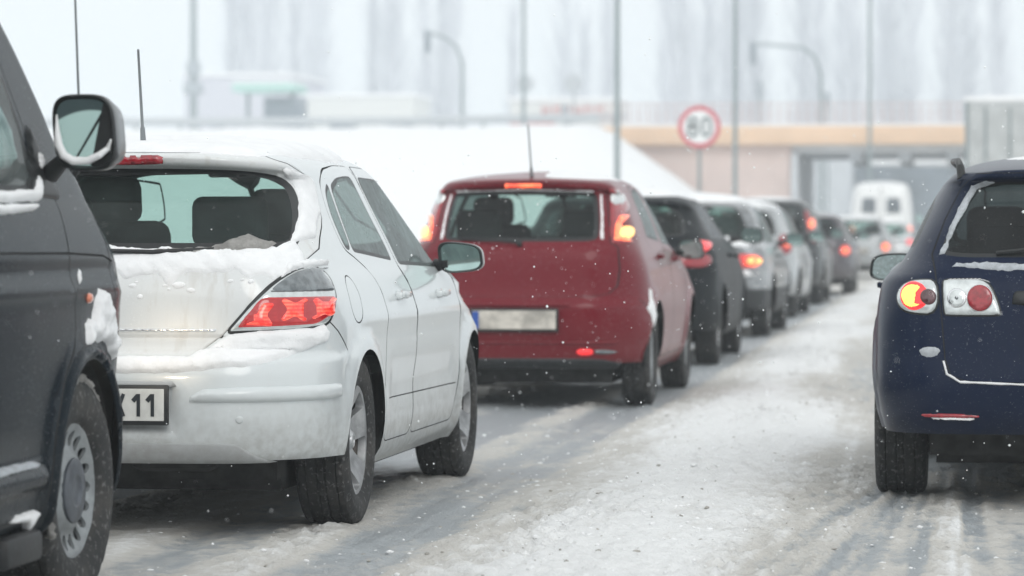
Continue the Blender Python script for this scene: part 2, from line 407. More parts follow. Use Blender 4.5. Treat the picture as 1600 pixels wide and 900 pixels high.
class Shell:
    """closed car surface from horizontal slices; D runs from the tail's middle round the flank to the nose, z up"""
    def __init__(s, prof, wb, deform=None, wheels=None, flare=0.018, arch_r=0.36):
        s.f = {k: pchip(v) for k, v in prof.items()}; s.def2 = deform; s.flare = flare; s.arch = arch_r
        s.zmin = prof['yr'][0][0]; s.zmax = prof['yr'][-1][0]; s.wh = wheels or [0.0, wb]; s.zc = 0.32
        s.W0 = max(v for _, v in prof['w'])
        s.LS = float(s.f['yf'](0.5) - s.f['yr'](0.5)) - 0.6; s.L = LR + s.LS + LF
        zz = np.linspace(s.zmin, s.zmax, 1500)
        dl = np.sqrt(1 + np.gradient(s.f['yr'](zz), zz) ** 2 * 0.6 + np.gradient(s.f['w'](zz), zz) ** 2)
        s.zt = zz; s.qt = np.concatenate([[0], np.cumsum((dl[1:] + dl[:-1]) / 2 * np.diff(zz))])
    def q(s, z): return np.interp(z, s.zt, s.qt)
    def zq(s, q): return np.interp(q, s.qt, s.zt)
    def P(s, D, z):
        D = np.asarray(D, float); z = np.clip(np.asarray(z, float), s.zmin, s.zmax) + 0 * D
        sg = np.where(D < 0, -1.0, 1.0); a = np.minimum(np.abs(D), s.L)
        g = {k: f(z) for k, f in s.f.items()}
        w, rx, ry, fx, fy = g['w'], g['rx'], g['ry'], g['fx'], g['fy']; bow, fb = g['bow'], g['fbow']
        def plan(t, rx, ry, bow):
            ph = np.clip((t - TS) / (1 - TS), 0, 1) * math.pi / 2
            x = np.where(t < TS, (w - rx) * t / TS, w - rx + rx * np.sin(ph)); return x, bow * (x / w) ** 2 + ry * (1 - np.cos(ph))
        xr, dr = plan(np.clip(a / LR, 0, 1), rx, ry, bow); xf, df = plan(np.clip((s.L - a) / LF, 0, 1), fx, fy, fb)
        ya = g['yr'] + bow + ry; yb = g['yf'] - fb - fy; v = (a - LR) / s.LS
        x = np.where(a < LR, xr, np.where(v > 1, xf, w)); y = np.where(a < LR, g['yr'] + dr, np.where(v > 1, g['yf'] - df, ya + (yb - ya) * v))
        ym = 0.5 * (g['yr'] + g['yf']); hl = 0.5 * (g['yf'] - g['yr'])
        e = np.clip(np.abs(y - ym) / hl, 0, 1.1); x = x * (1 - 0.045 * e ** 3.2)
        if s.flare:
            side = smoothstep((x / w - 0.8) / 0.12)
            for yc in s.wh:
                r = np.hypot(y - yc, z - s.zc)
                x = x + side * s.flare * (smoothstep(1 - (r - s.arch - 0.02) / 0.09)) * smoothstep((s.arch + 0.12 - r) / 0.05)
        if s.def2: x, y, z = s.def2(x, y, z, w)
        z = z - g['crown'] * (x / s.W0) ** 2
        return np.stack([x * sg, y, z], -1)
    def Nrm(s, D, z):
        e = 0.003; a = s.P(D + e, z) - s.P(D - e, z)
        zl = np.maximum(z - 0.002, s.zmin); zh = np.minimum(z + 0.002, s.zmax); b = s.P(D, zh) - s.P(D, zl)
        n = np.cross(a, b); return n / (np.linalg.norm(n, axis=-1)[..., None] + 1e-12)
    def inv(s, t, a, z):
        sg = 1.0
        if t == 'R': Ds = np.linspace(0, LR, 160); k = 0; sg = -1.0 if a < 0 else 1.0; a = abs(a)
        elif t == 'S': Ds = np.linspace(LR * TS, s.L - LF * TS, 500); k = 1
        elif t == 'F': Ds = np.linspace(s.L, s.L - LF, 160); k = 0; a = abs(a)
        elif t == 'D': return np.array([a, s.q(z)])
        zd = z
        if not hasattr(s, 'tab'):
            s.tab = {}; s.tz = s.zq(np.linspace(0, s.qt[-1], 260))
        if t not in s.tab: s.tab[t] = s.P(Ds[None, :] + np.zeros((260, 1)), s.tz[:, None])
        for _ in range(3):
            i = int(np.clip(np.searchsorted(s.tz, zd) - 1, 0, 258)); f = (zd - s.tz[i]) / (s.tz[i + 1] - s.tz[i] + 1e-12)
            p = s.tab[t][i] * (1 - f) + s.tab[t][i + 1] * f; D = float(np.interp(a, p[:, k], Ds)); pz = float(np.interp(D, Ds, p[:, 2])) if t != 'F' else float(np.interp(D, Ds[::-1], p[::-1, 2]))
            zd = float(np.clip(zd + (z - pz), s.zmin, s.zmax))
        return np.array([sg * D, float(s.q(zd))])
    def path(s, pts, closed=True, smooth=0, step=0.035):
        """pts: (type, a, z) tuples -> dense (n,2) in (D,q)"""
        out = []; n = len(pts); seq = list(range(n if closed else n - 1))
        if isinstance(smooth, float):   # true corner radius
            pts = round_poly(pts, smooth, closed); smooth = 0; n = len(pts); seq = list(range(n if closed else n - 1))
        if smooth:   # round corners within one type only
            typ = {p[0] for p in pts}
            if len(typ) == 1:
                t = typ.pop(); c = chaikin([(p[1], p[2]) for p in pts], smooth, closed); pts = [(t, float(u), float(v)) for u, v in c]
                n = len(pts); seq = list(range(n if closed else n - 1)); smooth = 0
        for i in seq:
            A, B = pts[i], pts[(i + 1) % n]
            if A[0] == B[0] and A[0] != 'D':
                m = max(1, int(math.hypot(A[1] - B[1], A[2] - B[2]) / step))
                for k in range(m): f = k / m; out.append(s.inv(A[0], A[1] + (B[1] - A[1]) * f, A[2] + (B[2] - A[2]) * f))
            else:
                a, b = s.inv(*A), s.inv(*B); m = max(1, int(np.hypot(*(a - b)) / step))
                for k in range(m): out.append(a + (b - a) * k / m)
        if not closed: out.append(s.inv(*pts[-1]))
        p = np.array(out)
        if smooth: p = chaikin(p, smooth, closed)
        return dedup(p)

def round_poly(pts, r, closed=True):
    out = []; n = len(pts)
    for i, (t, a, z) in enumerate(pts):
        P, Q = pts[i - 1], pts[(i + 1) % n]
        if P[0] != t or Q[0] != t or (not closed and i in (0, n - 1)): out.append((t, a, z)); continue
        c = np.array([a, z]); u = np.array(P[1:]) - c; v = np.array(Q[1:]) - c; lu, lv = np.linalg.norm(u), np.linalg.norm(v)
        A = c + u / lu * min(r, lu * .45); B = c + v / lv * min(r, lv * .45)
        for f in (0, .2, .4, .6, .8, 1): g = A * (1 - f) ** 2 + 2 * c * f * (1 - f) + B * f * f; out.append((t, float(g[0]), float(g[1])))
    return out
def circle_S(y, z, r, n=40, a0=0, a1=360):
    return [('S', y + r * math.cos(R(a0 + (a1 - a0) * i / n)), z + r * math.sin(R(a0 + (a1 - a0) * i / n))) for i in range(n if a1 - a0 >= 360 else n + 1)]
def ellipse(t, a, z, ra, rz, n=28):
    return [(t, a + ra * math.cos(2 * math.pi * i / n), z + rz * math.sin(2 * math.pi * i / n)) for i in range(n)]

def build_shell(sh, root, paintm, regions, grooves, spacing=0.05, name='body'):
    """regions: dict(name, pts, mat, mirror, smooth, parent) later ones win; name None = hole. grooves: dict(pts, closed, w, mirror)"""
    qz = float(sh.qt[-1]); L = sh.L; box = np.array([[-L, 0], [L, 0], [L, qz], [-L, qz]])
    loops = []; lines = []; regs = []; grv = []
    bx = []
    for i in range(4):
        a, b = box[i], box[(i + 1) % 4]; m = max(1, int(np.hypot(*(b - a)) / (spacing * 1.3)))
        bx += [a + (b - a) * k / m for k in range(m)]
    loops.append(np.array(bx))
    flip = lambda p: p * np.array([-1, 1])
    for r in regions:
        p = r['poly'] if 'poly' in r else sh.path(r['pts'], True, r.get('smooth', 0))
        p = p.copy(); p[:, 0] = np.clip(p[:, 0], -L, L); p[:, 1] = np.clip(p[:, 1], 0, qz); p = dedup(p)
        for k in ((0, 1) if r.get('mirror') else (0,)):
            pp = flip(p) if k else p; loops.append(pp); regs.append((r, pp, k))
    for g in grooves:
        p = g['line'] if 'line' in g else sh.path(g['pts'], g.get('closed', False), g.get('smooth', 0)); w = g.get('w', 0.007)
        if g.get('closed', False) or 'loop' in g: p = np.vstack([p, p[:1]])
        for k in ((0, 1) if g.get('mirror') else (0,)):
            pp = flip(p) if k else p
            lines += [pp, line_offset(pp, w / 2), line_offset(pp, -w / 2)]; grv.append((pp, w, g.get('depth', 0.008), g.get('mat', 1)))
    cons = [(l, True) for l in loops] + [(g[0], False) for g in grv]
    G = grid_in(-L, L, 0, qz, spacing, cons, 0.4)
    V2, T = cdt(loops, lines, G)
    V2[:, 0] = np.clip(V2[:, 0], -L, L); V2[:, 1] = np.clip(V2[:, 1], 0, qz)
    c = V2[T].mean(1)
    ar = (V2[T[:, 1]] - V2[T[:, 0]]); br = (V2[T[:, 2]] - V2[T[:, 0]]); cr = ar[:, 0] * br[:, 1] - ar[:, 1] * br[:, 0]
    T = np.where((cr < 0)[:, None], T[:, ::-1], T)
    T = T[np.abs(cr) > 1e-10]; c = V2[T].mean(1)
    z = sh.zq(V2[:, 1]); V = sh.P(V2[:, 0], z); Nn = sh.Nrm(V2[:, 0], z)
    lab = np.full(len(T), -1)
    for i, (r, p, k) in enumerate(regs): lab[pip(p, c)] = i
    gm = np.zeros(len(T), int)
    for p, w, dep, mi in grv:
        d = seg_dist(c, p, False); gm[d < w / 2] = mi
        dv = seg_dist(V2, p, False); k = dv < 0.0008; V[k] -= Nn[k] * dep
    def emit(nm, sel, mats, parent, fm=None):
        t = T[sel]; u, ix = np.unique(t, return_inverse=True); ix = ix.reshape(t.shape)
        return mesh_np(nm, V[u], ix, mats, parent, True, fm, Nn[u])
    objs = {}
    glassy = [i for i, (r, _, _) in enumerate(regs) if r.get('mat') is not None]
    isg = gm > 0
    bodysel = (lab == -1) | (isg & (lab >= 0) & ~np.isin(lab, [i for i, (r, _, _) in enumerate(regs) if r['name'] is None or r.get('nogroove')]))
    isg2 = isg & bodysel
    body = emit(name, bodysel, [paintm, GROOVE, CHROME, PLASTIC], root, np.where(isg2, gm, 0)[bodysel])
    objs['body'] = body
    # close the roof
    Dt = np.linspace(-L, L, 121)[:-1]; rim = sh.P(Dt, np.full(120, sh.zmax)); cen = rim.mean(0) + [0, 0, 0.006]
    F = np.array([(i, (i + 1) % 120, 120) for i in range(120)]); cap = mesh_np('roof_skin', np.vstack([rim, cen]), F, paintm, root)
    keyed = {}
    for i, (r, p, k) in enumerate(regs):
        if r['name'] is None: continue
        sel = (lab == i) & ~bodysel
        key = (r['name'], r.get('join') or i)
        keyed.setdefault(key, [r, k, np.zeros(len(T), bool)]); keyed[key][2] |= sel
    made = {}
    for key, (r, k, sel) in keyed.items():
        if not sel.any(): continue
        par = root
        if r.get('parent'): par = made.get((r['parent'], k), made.get((r['parent'], 0), root))
        o = emit(r['name'], sel, r['mat'], par)
        made[(r.get('id', r['name']), k)] = o
    return body, made

def patch(sh, name, parent, mat, pts=None, off=0.01, bevel=0.012, spacing=0.03, smooth=0, mirror=False, poly=None, noise_amp=0.0, ragged=0.0, base=-0.004, side=1, nscale=9.0):
    """raised piece lying on the shell: lens, moulding, badge, snow"""
    p = poly if poly is not None else sh.path(pts, True, smooth, step=min(0.03, spacing))
    if ragged:
        d = np.roll(p, -1, 0) - np.roll(p, 1, 0); n = np.stack([-d[:, 1], d[:, 0]], 1); n /= np.linalg.norm(n, axis=1)[:, None] + 1e-9
        p = p + n * ((fbm(p[:, 0] * 14 + 3, p[:, 1] * 14 + 9, 4, 0.7) - 0.5) * 2 * ragged)[:, None]
    p = p.copy(); p[:, 1] = np.clip(p[:, 1], 0.0, sh.qt[-1])
    rings = [p]
    for f in (0.35, 1.0):
        q = offset_poly(p, bevel * f); ok = pip(p, q) & (seg_dist(q, p) > bevel * f * 0.6)
        if ok.sum() > 4: rings.append(q[ok])
    G = grid_in(p[:, 0].min(), p[:, 0].max(), p[:, 1].min(), p[:, 1].max(), spacing, [(p, True)], 0.5)
    extra = [G[pip(p, G)]] if len(G) else []
    extra += rings[1:]
    V2, T = cdt([p], [], np.vstack(extra) if extra else np.zeros((0, 2)))
    c = V2[T].mean(1); T = T[pip(p, c)]
    if not len(T): return None
    a = V2[T[:, 1]] - V2[T[:, 0]]; b = V2[T[:, 2]] - V2[T[:, 0]]; cr = a[:, 0] * b[:, 1] - a[:, 1] * b[:, 0]
    T = np.where((cr < 0)[:, None], T[:, ::-1], T); T = T[np.abs(cr) > 1e-11]
    d = seg_dist(V2, p); t = np.clip(d / bevel, 0, 1); h = base + (off - base) * np.sqrt(1 - (1 - t) ** 2)
    if noise_amp: h = h + noise_amp * (fbm(V2[:, 0] * nscale, V2[:, 1] * nscale, 4, 0.6) - 0.5) * 2 * smoothstep(t)
    out = []
    for k in ((1, -1) if mirror else (side,)):
        D = V2[:, 0] * k; z = sh.zq(V2[:, 1]); V = sh.P(D, z) + sh.Nrm(D, z) * h[:, None]
        out.append(mesh_np(name, V, T if k == 1 else T[:, ::-1], mat, parent))
    return out[0] if len(out) == 1 else out

def top_snow(name, objs, poly, thick, parent, mat=None, spacing=0.06, bevel=0.08, amp=0.4, zs=3.0, drop=0.004, ragged=0.02):
    """settled snow on upward faces, dropped on from above"""
    dg = []
    bv = []; bf = []; n0 = 0
    for o in objs:
        me = o.data; bv += [v.co.copy() for v in me.vertices]; bf += [[n0 + i for i in f.vertices] for f in me.polygons]; n0 = len(bv)
    T = BVHTree.FromPolygons(bv, bf)
    p = chaikin(poly, 2); q = []
    for i in range(len(p)):
        a, b = p[i], p[(i + 1) % len(p)]; m = max(1, int(np.hypot(*(b - a)) / (spacing * 0.6)))
        q += [a + (b - a) * k / m for k in range(m)]
    p = dedup(np.array(q)); 
    if ragged:
        d = np.roll(p, -1, 0) - np.roll(p, 1, 0); n = np.stack([-d[:, 1], d[:, 0]], 1); n /= np.linalg.norm(n, axis=1)[:, None] + 1e-9
        p = p + n * ((fbm(p[:, 0] * 9 + 3, p[:, 1] * 9 + 9, 4, 0.7) - 0.5) * 2 * ragged)[:, None]
    G = grid_in(p[:, 0].min(), p[:, 0].max(), p[:, 1].min(), p[:, 1].max(), spacing, [(p, True)], 0.4)
    ex = [G[pip(p, G)]]
    for f in (0.15, 0.5):
        r = offset_poly(p, bevel * f); ex.append(r[pip(p, r) & (seg_dist(r, p) > bevel * f * 0.5)])
    V2, F = cdt([p], [], np.vstack(ex)); F = F[pip(p, V2[F].mean(1))]
    d = seg_dist(V2, p); t = np.clip(d / bevel, 0, 1)
    h = -drop + (thick * (1 + amp * (fbm(V2[:, 0] * 3.5, V2[:, 1] * 3.5, 4, 0.6) - 0.5) * 2)) * np.sqrt(1 - (1 - t) ** 2)
    z = []
    for x, y in V2:
        v = np.nan
        for ox, oy in ((0, 0), (.011, .007), (-.012, .009), (.006, -.017), (.03, .02), (-.03, -.02)):
            hit = T.ray_cast(Vector((x + ox, y + oy, zs)), Vector((0, 0, -1)))
            if hit[0]: v = hit[0].z; break
        z.append(v)
    z = np.array(z); bad = np.isnan(z)
    if bad.all(): return None
    F = F[~bad[F].any(1)]; z[bad] = 0
    a = V2[F[:, 1]] - V2[F[:, 0]]; b = V2[F[:, 2]] - V2[F[:, 0]]; cr = a[:, 0] * b[:, 1] - a[:, 1] * b[:, 0]
    F = np.where((cr < 0)[:, None], F[:, ::-1], F)
    # keep the one connected blanket
    lab = np.arange(len(V2))
    for _ in range(400):
        m = lab[F].min(1); new = lab.copy(); np.minimum.at(new, F.ravel(), np.repeat(m, 3)); new = new[new]
        if (new == lab).all(): break
        lab = new
    cnt = np.bincount(lab[F[:, 0]]); F = F[lab[F[:, 0]] == cnt.argmax()]
    u, ix = np.unique(F, return_inverse=True); F = ix.reshape(F.shape); P3 = np.column_stack([V2, z + h])[u]
    return mesh_np(name, P3, F, mat or SNOW, parent)

# ------------------------------------------------------------------ wheels
def revolve(bm, prof, n, mod=None, mat=0):
    """profile (x, r) spun round the x axis; mod(i, k) changes the radius"""
    rings = []
    for k in range(n):
        a = 2 * math.pi * k / n
        rings.append([bm.verts.new((x, (r + (mod(i, k) if mod else 0)) * math.cos(a), (r + (mod(i, k) if mod else 0)) * math.sin(a))) for i, (x, r) in enumerate(prof)])
    for k in range(n):
        q, r = rings[k], rings[(k + 1) % n]
        for i in range(len(prof) - 1):
            f = bm.faces.new((q[i], q[i + 1], r[i + 1], r[i])); f.material_index = mat
def tyre_obj(r, w, rr, parent, n=120):
    h = w / 2; tr = r
    prof = [(h * .70, rr - .012), (h * .84, rr), (h * .93, rr + .012), (h * 1.0, rr + (r - rr) * .45), (h * .985, rr + (r - rr) * .72), (h * .92, r - .014), (h * .84, r - .004)]
    xs = [.80, .62, .60, .54, .52, .22, .20, .12, .10]
    rad = [0, 0, 0, -.008, 0, 0, 0, -.008, 0]
    pr = [(h * a, tr + b) for a, b in zip(xs, rad)] + [(-h * a, tr + b) for a, b in list(zip(xs, rad))[::-1]]
    prof = prof + pr + [(-x, q) for x, q in prof[::-1]]
    m0 = 5; m1 = len(prof) - 5
    def mod(i, k):
        if m0 <= i < m1:
            x = prof[i][0] / h; ph = (k + int(abs(x) * 5 + (2 if x > 0 else 0))) % 4
            return -0.009 if ph == 0 else 0
        return 0
    bm = bmesh.new(); revolve(bm, prof, n, mod)
    return bm_obj('tyre', bm, RUBBER, parent)
def disc_face(name, outer, holes, xf, depth, mat, parent, spacing=0.02):
    """wheel face in the (y, z) plane, pierced and given depth; xf(r) sets the dish"""
    allc = [(outer, True)] + [(h, True) for h in holes]
    G = grid_in(-.25, .25, -.25, .25, spacing, allc, .4); k = pip(outer, G)
    for h in holes: k &= ~pip(h, G)
    V2, T = cdt([outer] + holes, [], G[k]); c = V2[T].mean(1); s = pip(outer, c)
    for h in holes: s &= ~pip(h, c)
    T = T[s]; r = np.hypot(V2[:, 0], V2[:, 1]); X = xf(r)
    bm = bmesh.new(); vs = [bm.verts.new((float(X[i]), float(V2[i, 0]), float(V2[i, 1]))) for i in range(len(V2))]
    for t in T:
        try: bm.faces.new([vs[i] for i in t])
        except ValueError: pass
    bmesh.ops.delete(bm, geom=[v for v in bm.verts if not v.link_faces], context='VERTS')
    bmesh.ops.recalc_face_normals(bm, faces=bm.faces)
    if sum(f.normal.x for f in bm.faces) < 0: bmesh.ops.reverse_faces(bm, faces=bm.faces)
    es = [e for e in bm.edges if e.is_boundary]
    ex = bmesh.ops.extrude_edge_only(bm, edges=es)
    for v in [g for g in ex['geom'] if isinstance(g, bmesh.types.BMVert)]:
        v.co.x -= depth; q = math.hypot(v.co.y, v.co.z)
    return bm_obj(name, bm, mat, parent, True, False)
def polar(pts, rot):
    p = np.array([(r * math.cos(a + rot), r * math.sin(a + rot)) for r, a in pts]); return chaikin(p, 2)
_wheels = {}
def wheel_proto(kind, r, w, low=False):
    key = (kind, r, w, low)
    if key in _wheels: return _wheels[key], False
    e = bpy.data.objects.new('wheel', None); link(e); rr = r * (.655 if kind != 'steel' else .63)
    tyre_obj(r, w, rr, e, 60 if low else 120)
    circ = np.array([((rr + .004) * math.cos(a), (rr + .004) * math.sin(a)) for a in np.linspace(0, 2 * math.pi, 73)[:-1]])
    h = w / 2
    if kind in ('alloy', 'alloy7'):
        n = 5 if kind == 'alloy' else 7; holes = []; st = math.pi / n
        hub, rim = rr * .36, rr * .90
        for i in range(n):
            sp = .055 if n == 5 else .038     # half spoke width
            f = lambda q: st - math.asin(min(.9, sp * (.62 + .5 * q / rr) / q))
            pts = [(hub, -f(hub) * .9), (hub * 1.5, -f(hub * 1.5)), (rim * .8, -f(rim * .8)), (rim, -f(rim)), (rim * 1.01, -f(rim) * .4), (rim * 1.01, f(rim) * .4), (rim, f(rim)), (rim * .8, f(rim * .8)), (hub * 1.5, f(hub * 1.5)), (hub, f(hub) * .9)]
            holes.append(polar(pts, 2 * st * i + .3))
        xf = lambda q: h * .80 - .035 * smoothstep((rr * .95 - q) / (rr * .5)) + .02 * smoothstep((.05 - q) / .02)
        disc_face('rim', circ, holes, xf, .03, ALLOY, e)
    else:
        holes = []; n = 18 if kind == 'steel' else 10
        for i in range(n):
            a = 2 * math.pi * i / n; rc = rr * .75; ra, rt = rr * .115, rr * .085
            if kind != 'steel': ra, rt = rr * .12, rr * .12
            p = [((rc + ra * math.cos(t)) * math.cos(a) - rt * math.sin(t) * math.sin(a), (rc + ra * math.cos(t)) * math.sin(a) + rt * math.sin(t) * math.cos(a)) for t in np.linspace(0, 2 * math.pi, 15)[:-1]]
            holes.append(np.array(p))
        xf = lambda q: h * .74 - .022 * smoothstep((rr * .97 - q) / (rr * .25)) + .02 * smoothstep((rr * .62 - q) / (rr * .12))
        disc_face('hubcap', circ, holes, xf, .012, HUBCAP, e)
    bm = bmesh.new(); rc = rr * (.47 if kind == 'steel' else .15)
    xh = h * .745 if kind == 'steel' else h * .60
    revolve(bm, [(xh - .01, rc), (xh + .004, rc * .985), (xh + .008, rc * .9), (xh + .010, rc * .5), (xh + .004, rc * .42), (xh + .004, .0004)], 40)
    bm_obj('hub_cap', bm, HUBDARK if kind == 'steel' else ALLOY, e)
    bm = bmesh.new(); revolve(bm, [(h * .6, rr - .006), (h * .3, rr - .03), (-h * .8, rr - .03), (-h * .9, rr), ], 40)
    revolve(bm, [(-h * .2, rr - .03), (-h * .2, .001)], 40); bm_obj('rim_barrel', bm, STEEL if kind != 'steel' else HUBDARK, e)
    _wheels[key] = e
    return e, True
def add_wheel(root, x, y, r, w, kind, low=False, turn=0.0, yaw=0):
    p, first = wheel_proto(kind, r, w, low)
    o = p if first else copy_tree(p)
    o.parent = root; o.location = (x, y, r); o.rotation_euler = (R(turn), 0, (0 if x > 0 else math.pi) + R(yaw))
    return o

# ------------------------------------------------------------------ other shared car parts
def mirror(root, c, w, h, side=1, mat=TRIM, cap=None, yaw=0.0, foot=None, glass_m=None, taper=0.0, deep=0.10, snow=False):
    """door mirror, its open face to the rear: housing > glass"""
    n = 40; out = []
    for i in range(n):
        a = 2 * math.pi * i / n; ca, sa = math.cos(a), math.sin(a)
        x = math.copysign(abs(ca) ** .55, ca) * w / 2; z = math.copysign(abs(sa) ** .55, sa) * h / 2
        z *= 1 - taper * (x / w + .5); x += 0.10 * w * (-z / h); out.append((x * side, z))
    bm = bmesh.new(); rings = []
    for y, s in ((.022, .86), (.004, .90), (-.006, .95), (-.002, .99), (.012, 1.0), (.04, 1.0), (.07, .95), (deep - .015, .82), (deep, .60), (deep + .008, .3)):
        rings.append([bm.verts.new((x * s, y, z * s)) for x, z in out])
    for q, r in zip(rings, rings[1:]):
        for k in range(n):
            f = bm.faces.new((q[k], q[(k + 1) % n], r[(k + 1) % n], r[k])); f.material_index = 1 if (cap and (r[0].co.y > .013)) else 0
    bm.faces.new(rings[-1]).material_index = 1 if cap else 0
    fs = list(rings[0]); bm.faces.new(fs)
    o = bm_obj('wing_mirror', bm, [mat, cap or mat], root)
    o.location = c; o.rotation_euler = (0, 0, R(yaw))
    bm = bmesh.new(); vs = [bm.verts.new((x * .865, .012, z * .865)) for x, z in out]; f = bm.faces.new(vs)
    if f.normal.y > 0: bmesh.ops.reverse_faces(bm, faces=[f])
    bm_obj('mirror_glass', bm, glass_m or MIRROR, o, False, False)
    if foot:
        f = Vector(foot) - Vector(c); bm = bmesh.new()
        add_tube(bm, [f, f * .5 + Vector((0, 0, -.01)), Vector((-side * w * .35, .04, -h * .25))], [.030, .020, .026], 10); bm_obj('mirror_stalk', bm, mat, o)
    return o
def seat(root, x, y, z0=.35, top=1.22, w=.50, lean=.16, hr=True, name='seat'):
    bm = bmesh.new()
    add_box(bm, (x, y + .25, z0 + .06), (w, .5, .16), None, .05, 3)
    rot = Matrix.Rotation(-lean, 3, 'X').inverted()
    rot = Matrix.Rotation(lean, 3, 'X')
    hh = top - .22 - z0
    add_box(bm, (x, y - .03 - lean * .15, z0 + hh / 2 + .05), (w, .13, hh), rot, .06, 3)
    s = bm_obj(name, bm, SEATM, root)
    if hr:
        bm = bmesh.new(); add_box(bm, (x, y - .12, top - .09), (.27, .10, .19), rot, .05, 3)
        for d in (-.06, .06): add_tube(bm, [(x + d, y - .10, top - .26), (x + d, y - .12, top - .15)], .007, 6)
        bm_obj('headrest', bm, SEATM, s)
    return s
def interior(root, wb, belt=.95, w=.62, shelf=True, top=1.22, yr=-.45, rear=True):
    bm = bmesh.new(); add_box(bm, (0, (yr + wb - .6) / 2, .31), (w * 2, wb - .6 - yr, .05)); 
    bm_obj('cabin_floor', bm, CABIN, root)
    rbox('dashboard', (0, wb - .62, belt - .12), (w * 2, .4, .26), CABIN, root, .06, 3)
    bm = bmesh.new(); revolve(bm, [(0.016 * math.cos(a), .18 + .016 * math.sin(a)) for a in np.linspace(0, 2 * math.pi, 9)], 28)
    bmesh.ops.rotate(bm, verts=bm.verts, matrix=Matrix.Rotation(R(90), 3, 'Z') @ Matrix.Rotation(0, 3, 'X'))
    bmesh.ops.rotate(bm, verts=bm.verts, matrix=Matrix.Rotation(R(-25), 3, 'X')); bmesh.ops.translate(bm, verts=bm.verts, vec=(-.36, wb - .90, belt - .12))
    bm_obj('steering_wheel', bm, CABIN, root)
    for s in (-1, 1): seat(root, .36 * s, wb - 1.62, top=top + (.05 if s < 0 else 0))
    if rear:
        seat(root, 0, .12, w=w * 1.9, top=top - .04, hr=False, name='rear_bench')
        for s in (-1, 1):
            rbox('rear_headrest', (.34 * s, -.02, top - .13), (.29, .10, .19), SEATM, root, .04, 3)
    if shelf: rbox('parcel_shelf', (0, (yr - .05) / 2 - .05, belt - .03), (w * 1.9, abs(yr) - .10, .03), CABIN, root, .01)
    rbox('interior_mirror', (0, wb - 1.05, top + .09), (.22, .03, .06), CABIN, root, .015)
def underbody(root, wb, yr, yf, w, arch_r, wheels, zb=.2, ztop=.62, rc=.32):
    bm = bmesh.new(); wi = w - .24
    ys = [yr + .34, wheels[0] - arch_r, wheels[0] + arch_r, wheels[1] - arch_r, wheels[1] + arch_r, yf - .15]
    for i, (a, b) in enumerate(zip(ys, ys[1:])):
        ww = (w - (.24 if i in (0, 4) else .20)) if i % 2 == 0 else wi - .02
        zz = zb - .07 + (.05 if i == 0 else .0)  # floor dropped lower to deepen the shade beneath the car
        add_box(bm, (0, (a + b) / 2, (zz + ztop) / 2 - .05), (ww * 2, b - a - .004, ztop - zz - .1))
    for y in wheels: add_box(bm, (0, y, rc), (2 * w - .5, .12, .10))
    add_box(bm, (.25, yr + .45, zb + .08), (.34, .40, .14), None, .05, 2)      # silencer
    o = bm_obj('underbody', bm, UNDER, root, False)
    for y in wheels:
        for s in (-1, 1):
            bm = bmesh.new(); n = 22; q = []
            for i in range(n + 1):
                a = R(-4 + 188 * i / n); ra = arch_r + .012
                q.append([bm.verts.new((s * xx, y + ra * math.cos(a), rc + ra * math.sin(a))) for xx in (wi - .03, w - .035)])
            for a, b in zip(q, q[1:]): bm.faces.new((a[0], a[1], b[1], b[0]))
            bm.faces.new([a[0] for a in q])
            bm_obj('wheel_well', bm, UNDER, root, False)
    return o
def glyph(bm, ch, x, z, w, h, t, y):
    """stencil strokes of a character as thin prisms facing -y"""
    def bar(a, b, tt=None):
        tt = tt or t; a = Vector((a[0], 0, a[1])); b = Vector((b[0], 0, b[1])); d = (b - a).normalized(); nn = Vector((-d.z, 0, d.x)) * tt / 2
        ps = [a - nn, b - nn, b + nn, a + nn]; lo = [bm.verts.new((x + p.x, y, z + p.z)) for p in ps]; hi = [bm.verts.new((x + p.x, y + .002, z + p.z)) for p in ps]
        bm.faces.new(lo); bm.faces.new(hi)
        for i in range(4): bm.faces.new((lo[i], lo[(i + 1) % 4], hi[(i + 1) % 4], hi[i]))
    if ch == '1': bar((w * .68, 0), (w * .68, h)); bar((w * .10, h * .68), (w * .62, h * .93), t * 1.25)
    if ch == 'X': bar((w * .08, 0), (w * .92, h)); bar((w * .92, 0), (w * .08, h))
def plate(root, c, w=.52, h=.114, blank=None, frame=True, text=None, mat=None, band=True, tilt=0):
    f = rbox('number_plate', c, (w + .03, .018, h + .03), TRIM, root, .006)
    rbox('plate_face', (c[0], c[1] - .011, c[2] + .001), (w, .006, h), mat or PLATE, f, .0015, 1)
    if band: rbox('plate_band', (c[0] - w / 2 + .022, c[1] - .0155, c[2]), (.04, .003, h - .008), EU, f)
    if text:
        bm = bmesh.new(); gw = .034
        for i, (ch, px) in enumerate(text): glyph(bm, ch, c[0] + px, c[2] - .040, gw, .080, .0125, c[1] - .0165)
        bm_obj('plate_lettering', bm, PLATE_T, f, False)
    return f
def handle(root, sh, y, z, side, mat, L=.17):
    p = sh.inv('S', y, z); P = sh.P(p[:1] * side, sh.zq(p[1:]))[0]; Nn = sh.Nrm(p[:1] * side, sh.zq(p[1:]))[0]
    bm = bmesh.new(); o = Vector(P); n = Vector(Nn)
    for k in (-1, 1): add_box(bm, o + Vector((0, k * L * .42, 0)) + n * .012, (.03, .03, .028), None, .008, 2)
    add_box(bm, o + n * .030, (.016, L, .026), None, .007, 2)
    add_box(bm, o - n * .002, (.012, L * .6, .05), None, .005, 2)
    return bm_obj('door_handle', bm, mat, root)
def wiper(root, pts, mat=TRIM, snow=False):
    bm = bmesh.new(); add_tube(bm, pts, .009, 6); add_tube(bm, [pts[0], Vector(pts[0]) + Vector((0, .03, -.02))], .018, 8)
    return bm_obj('rear_wiper', bm, mat, root)
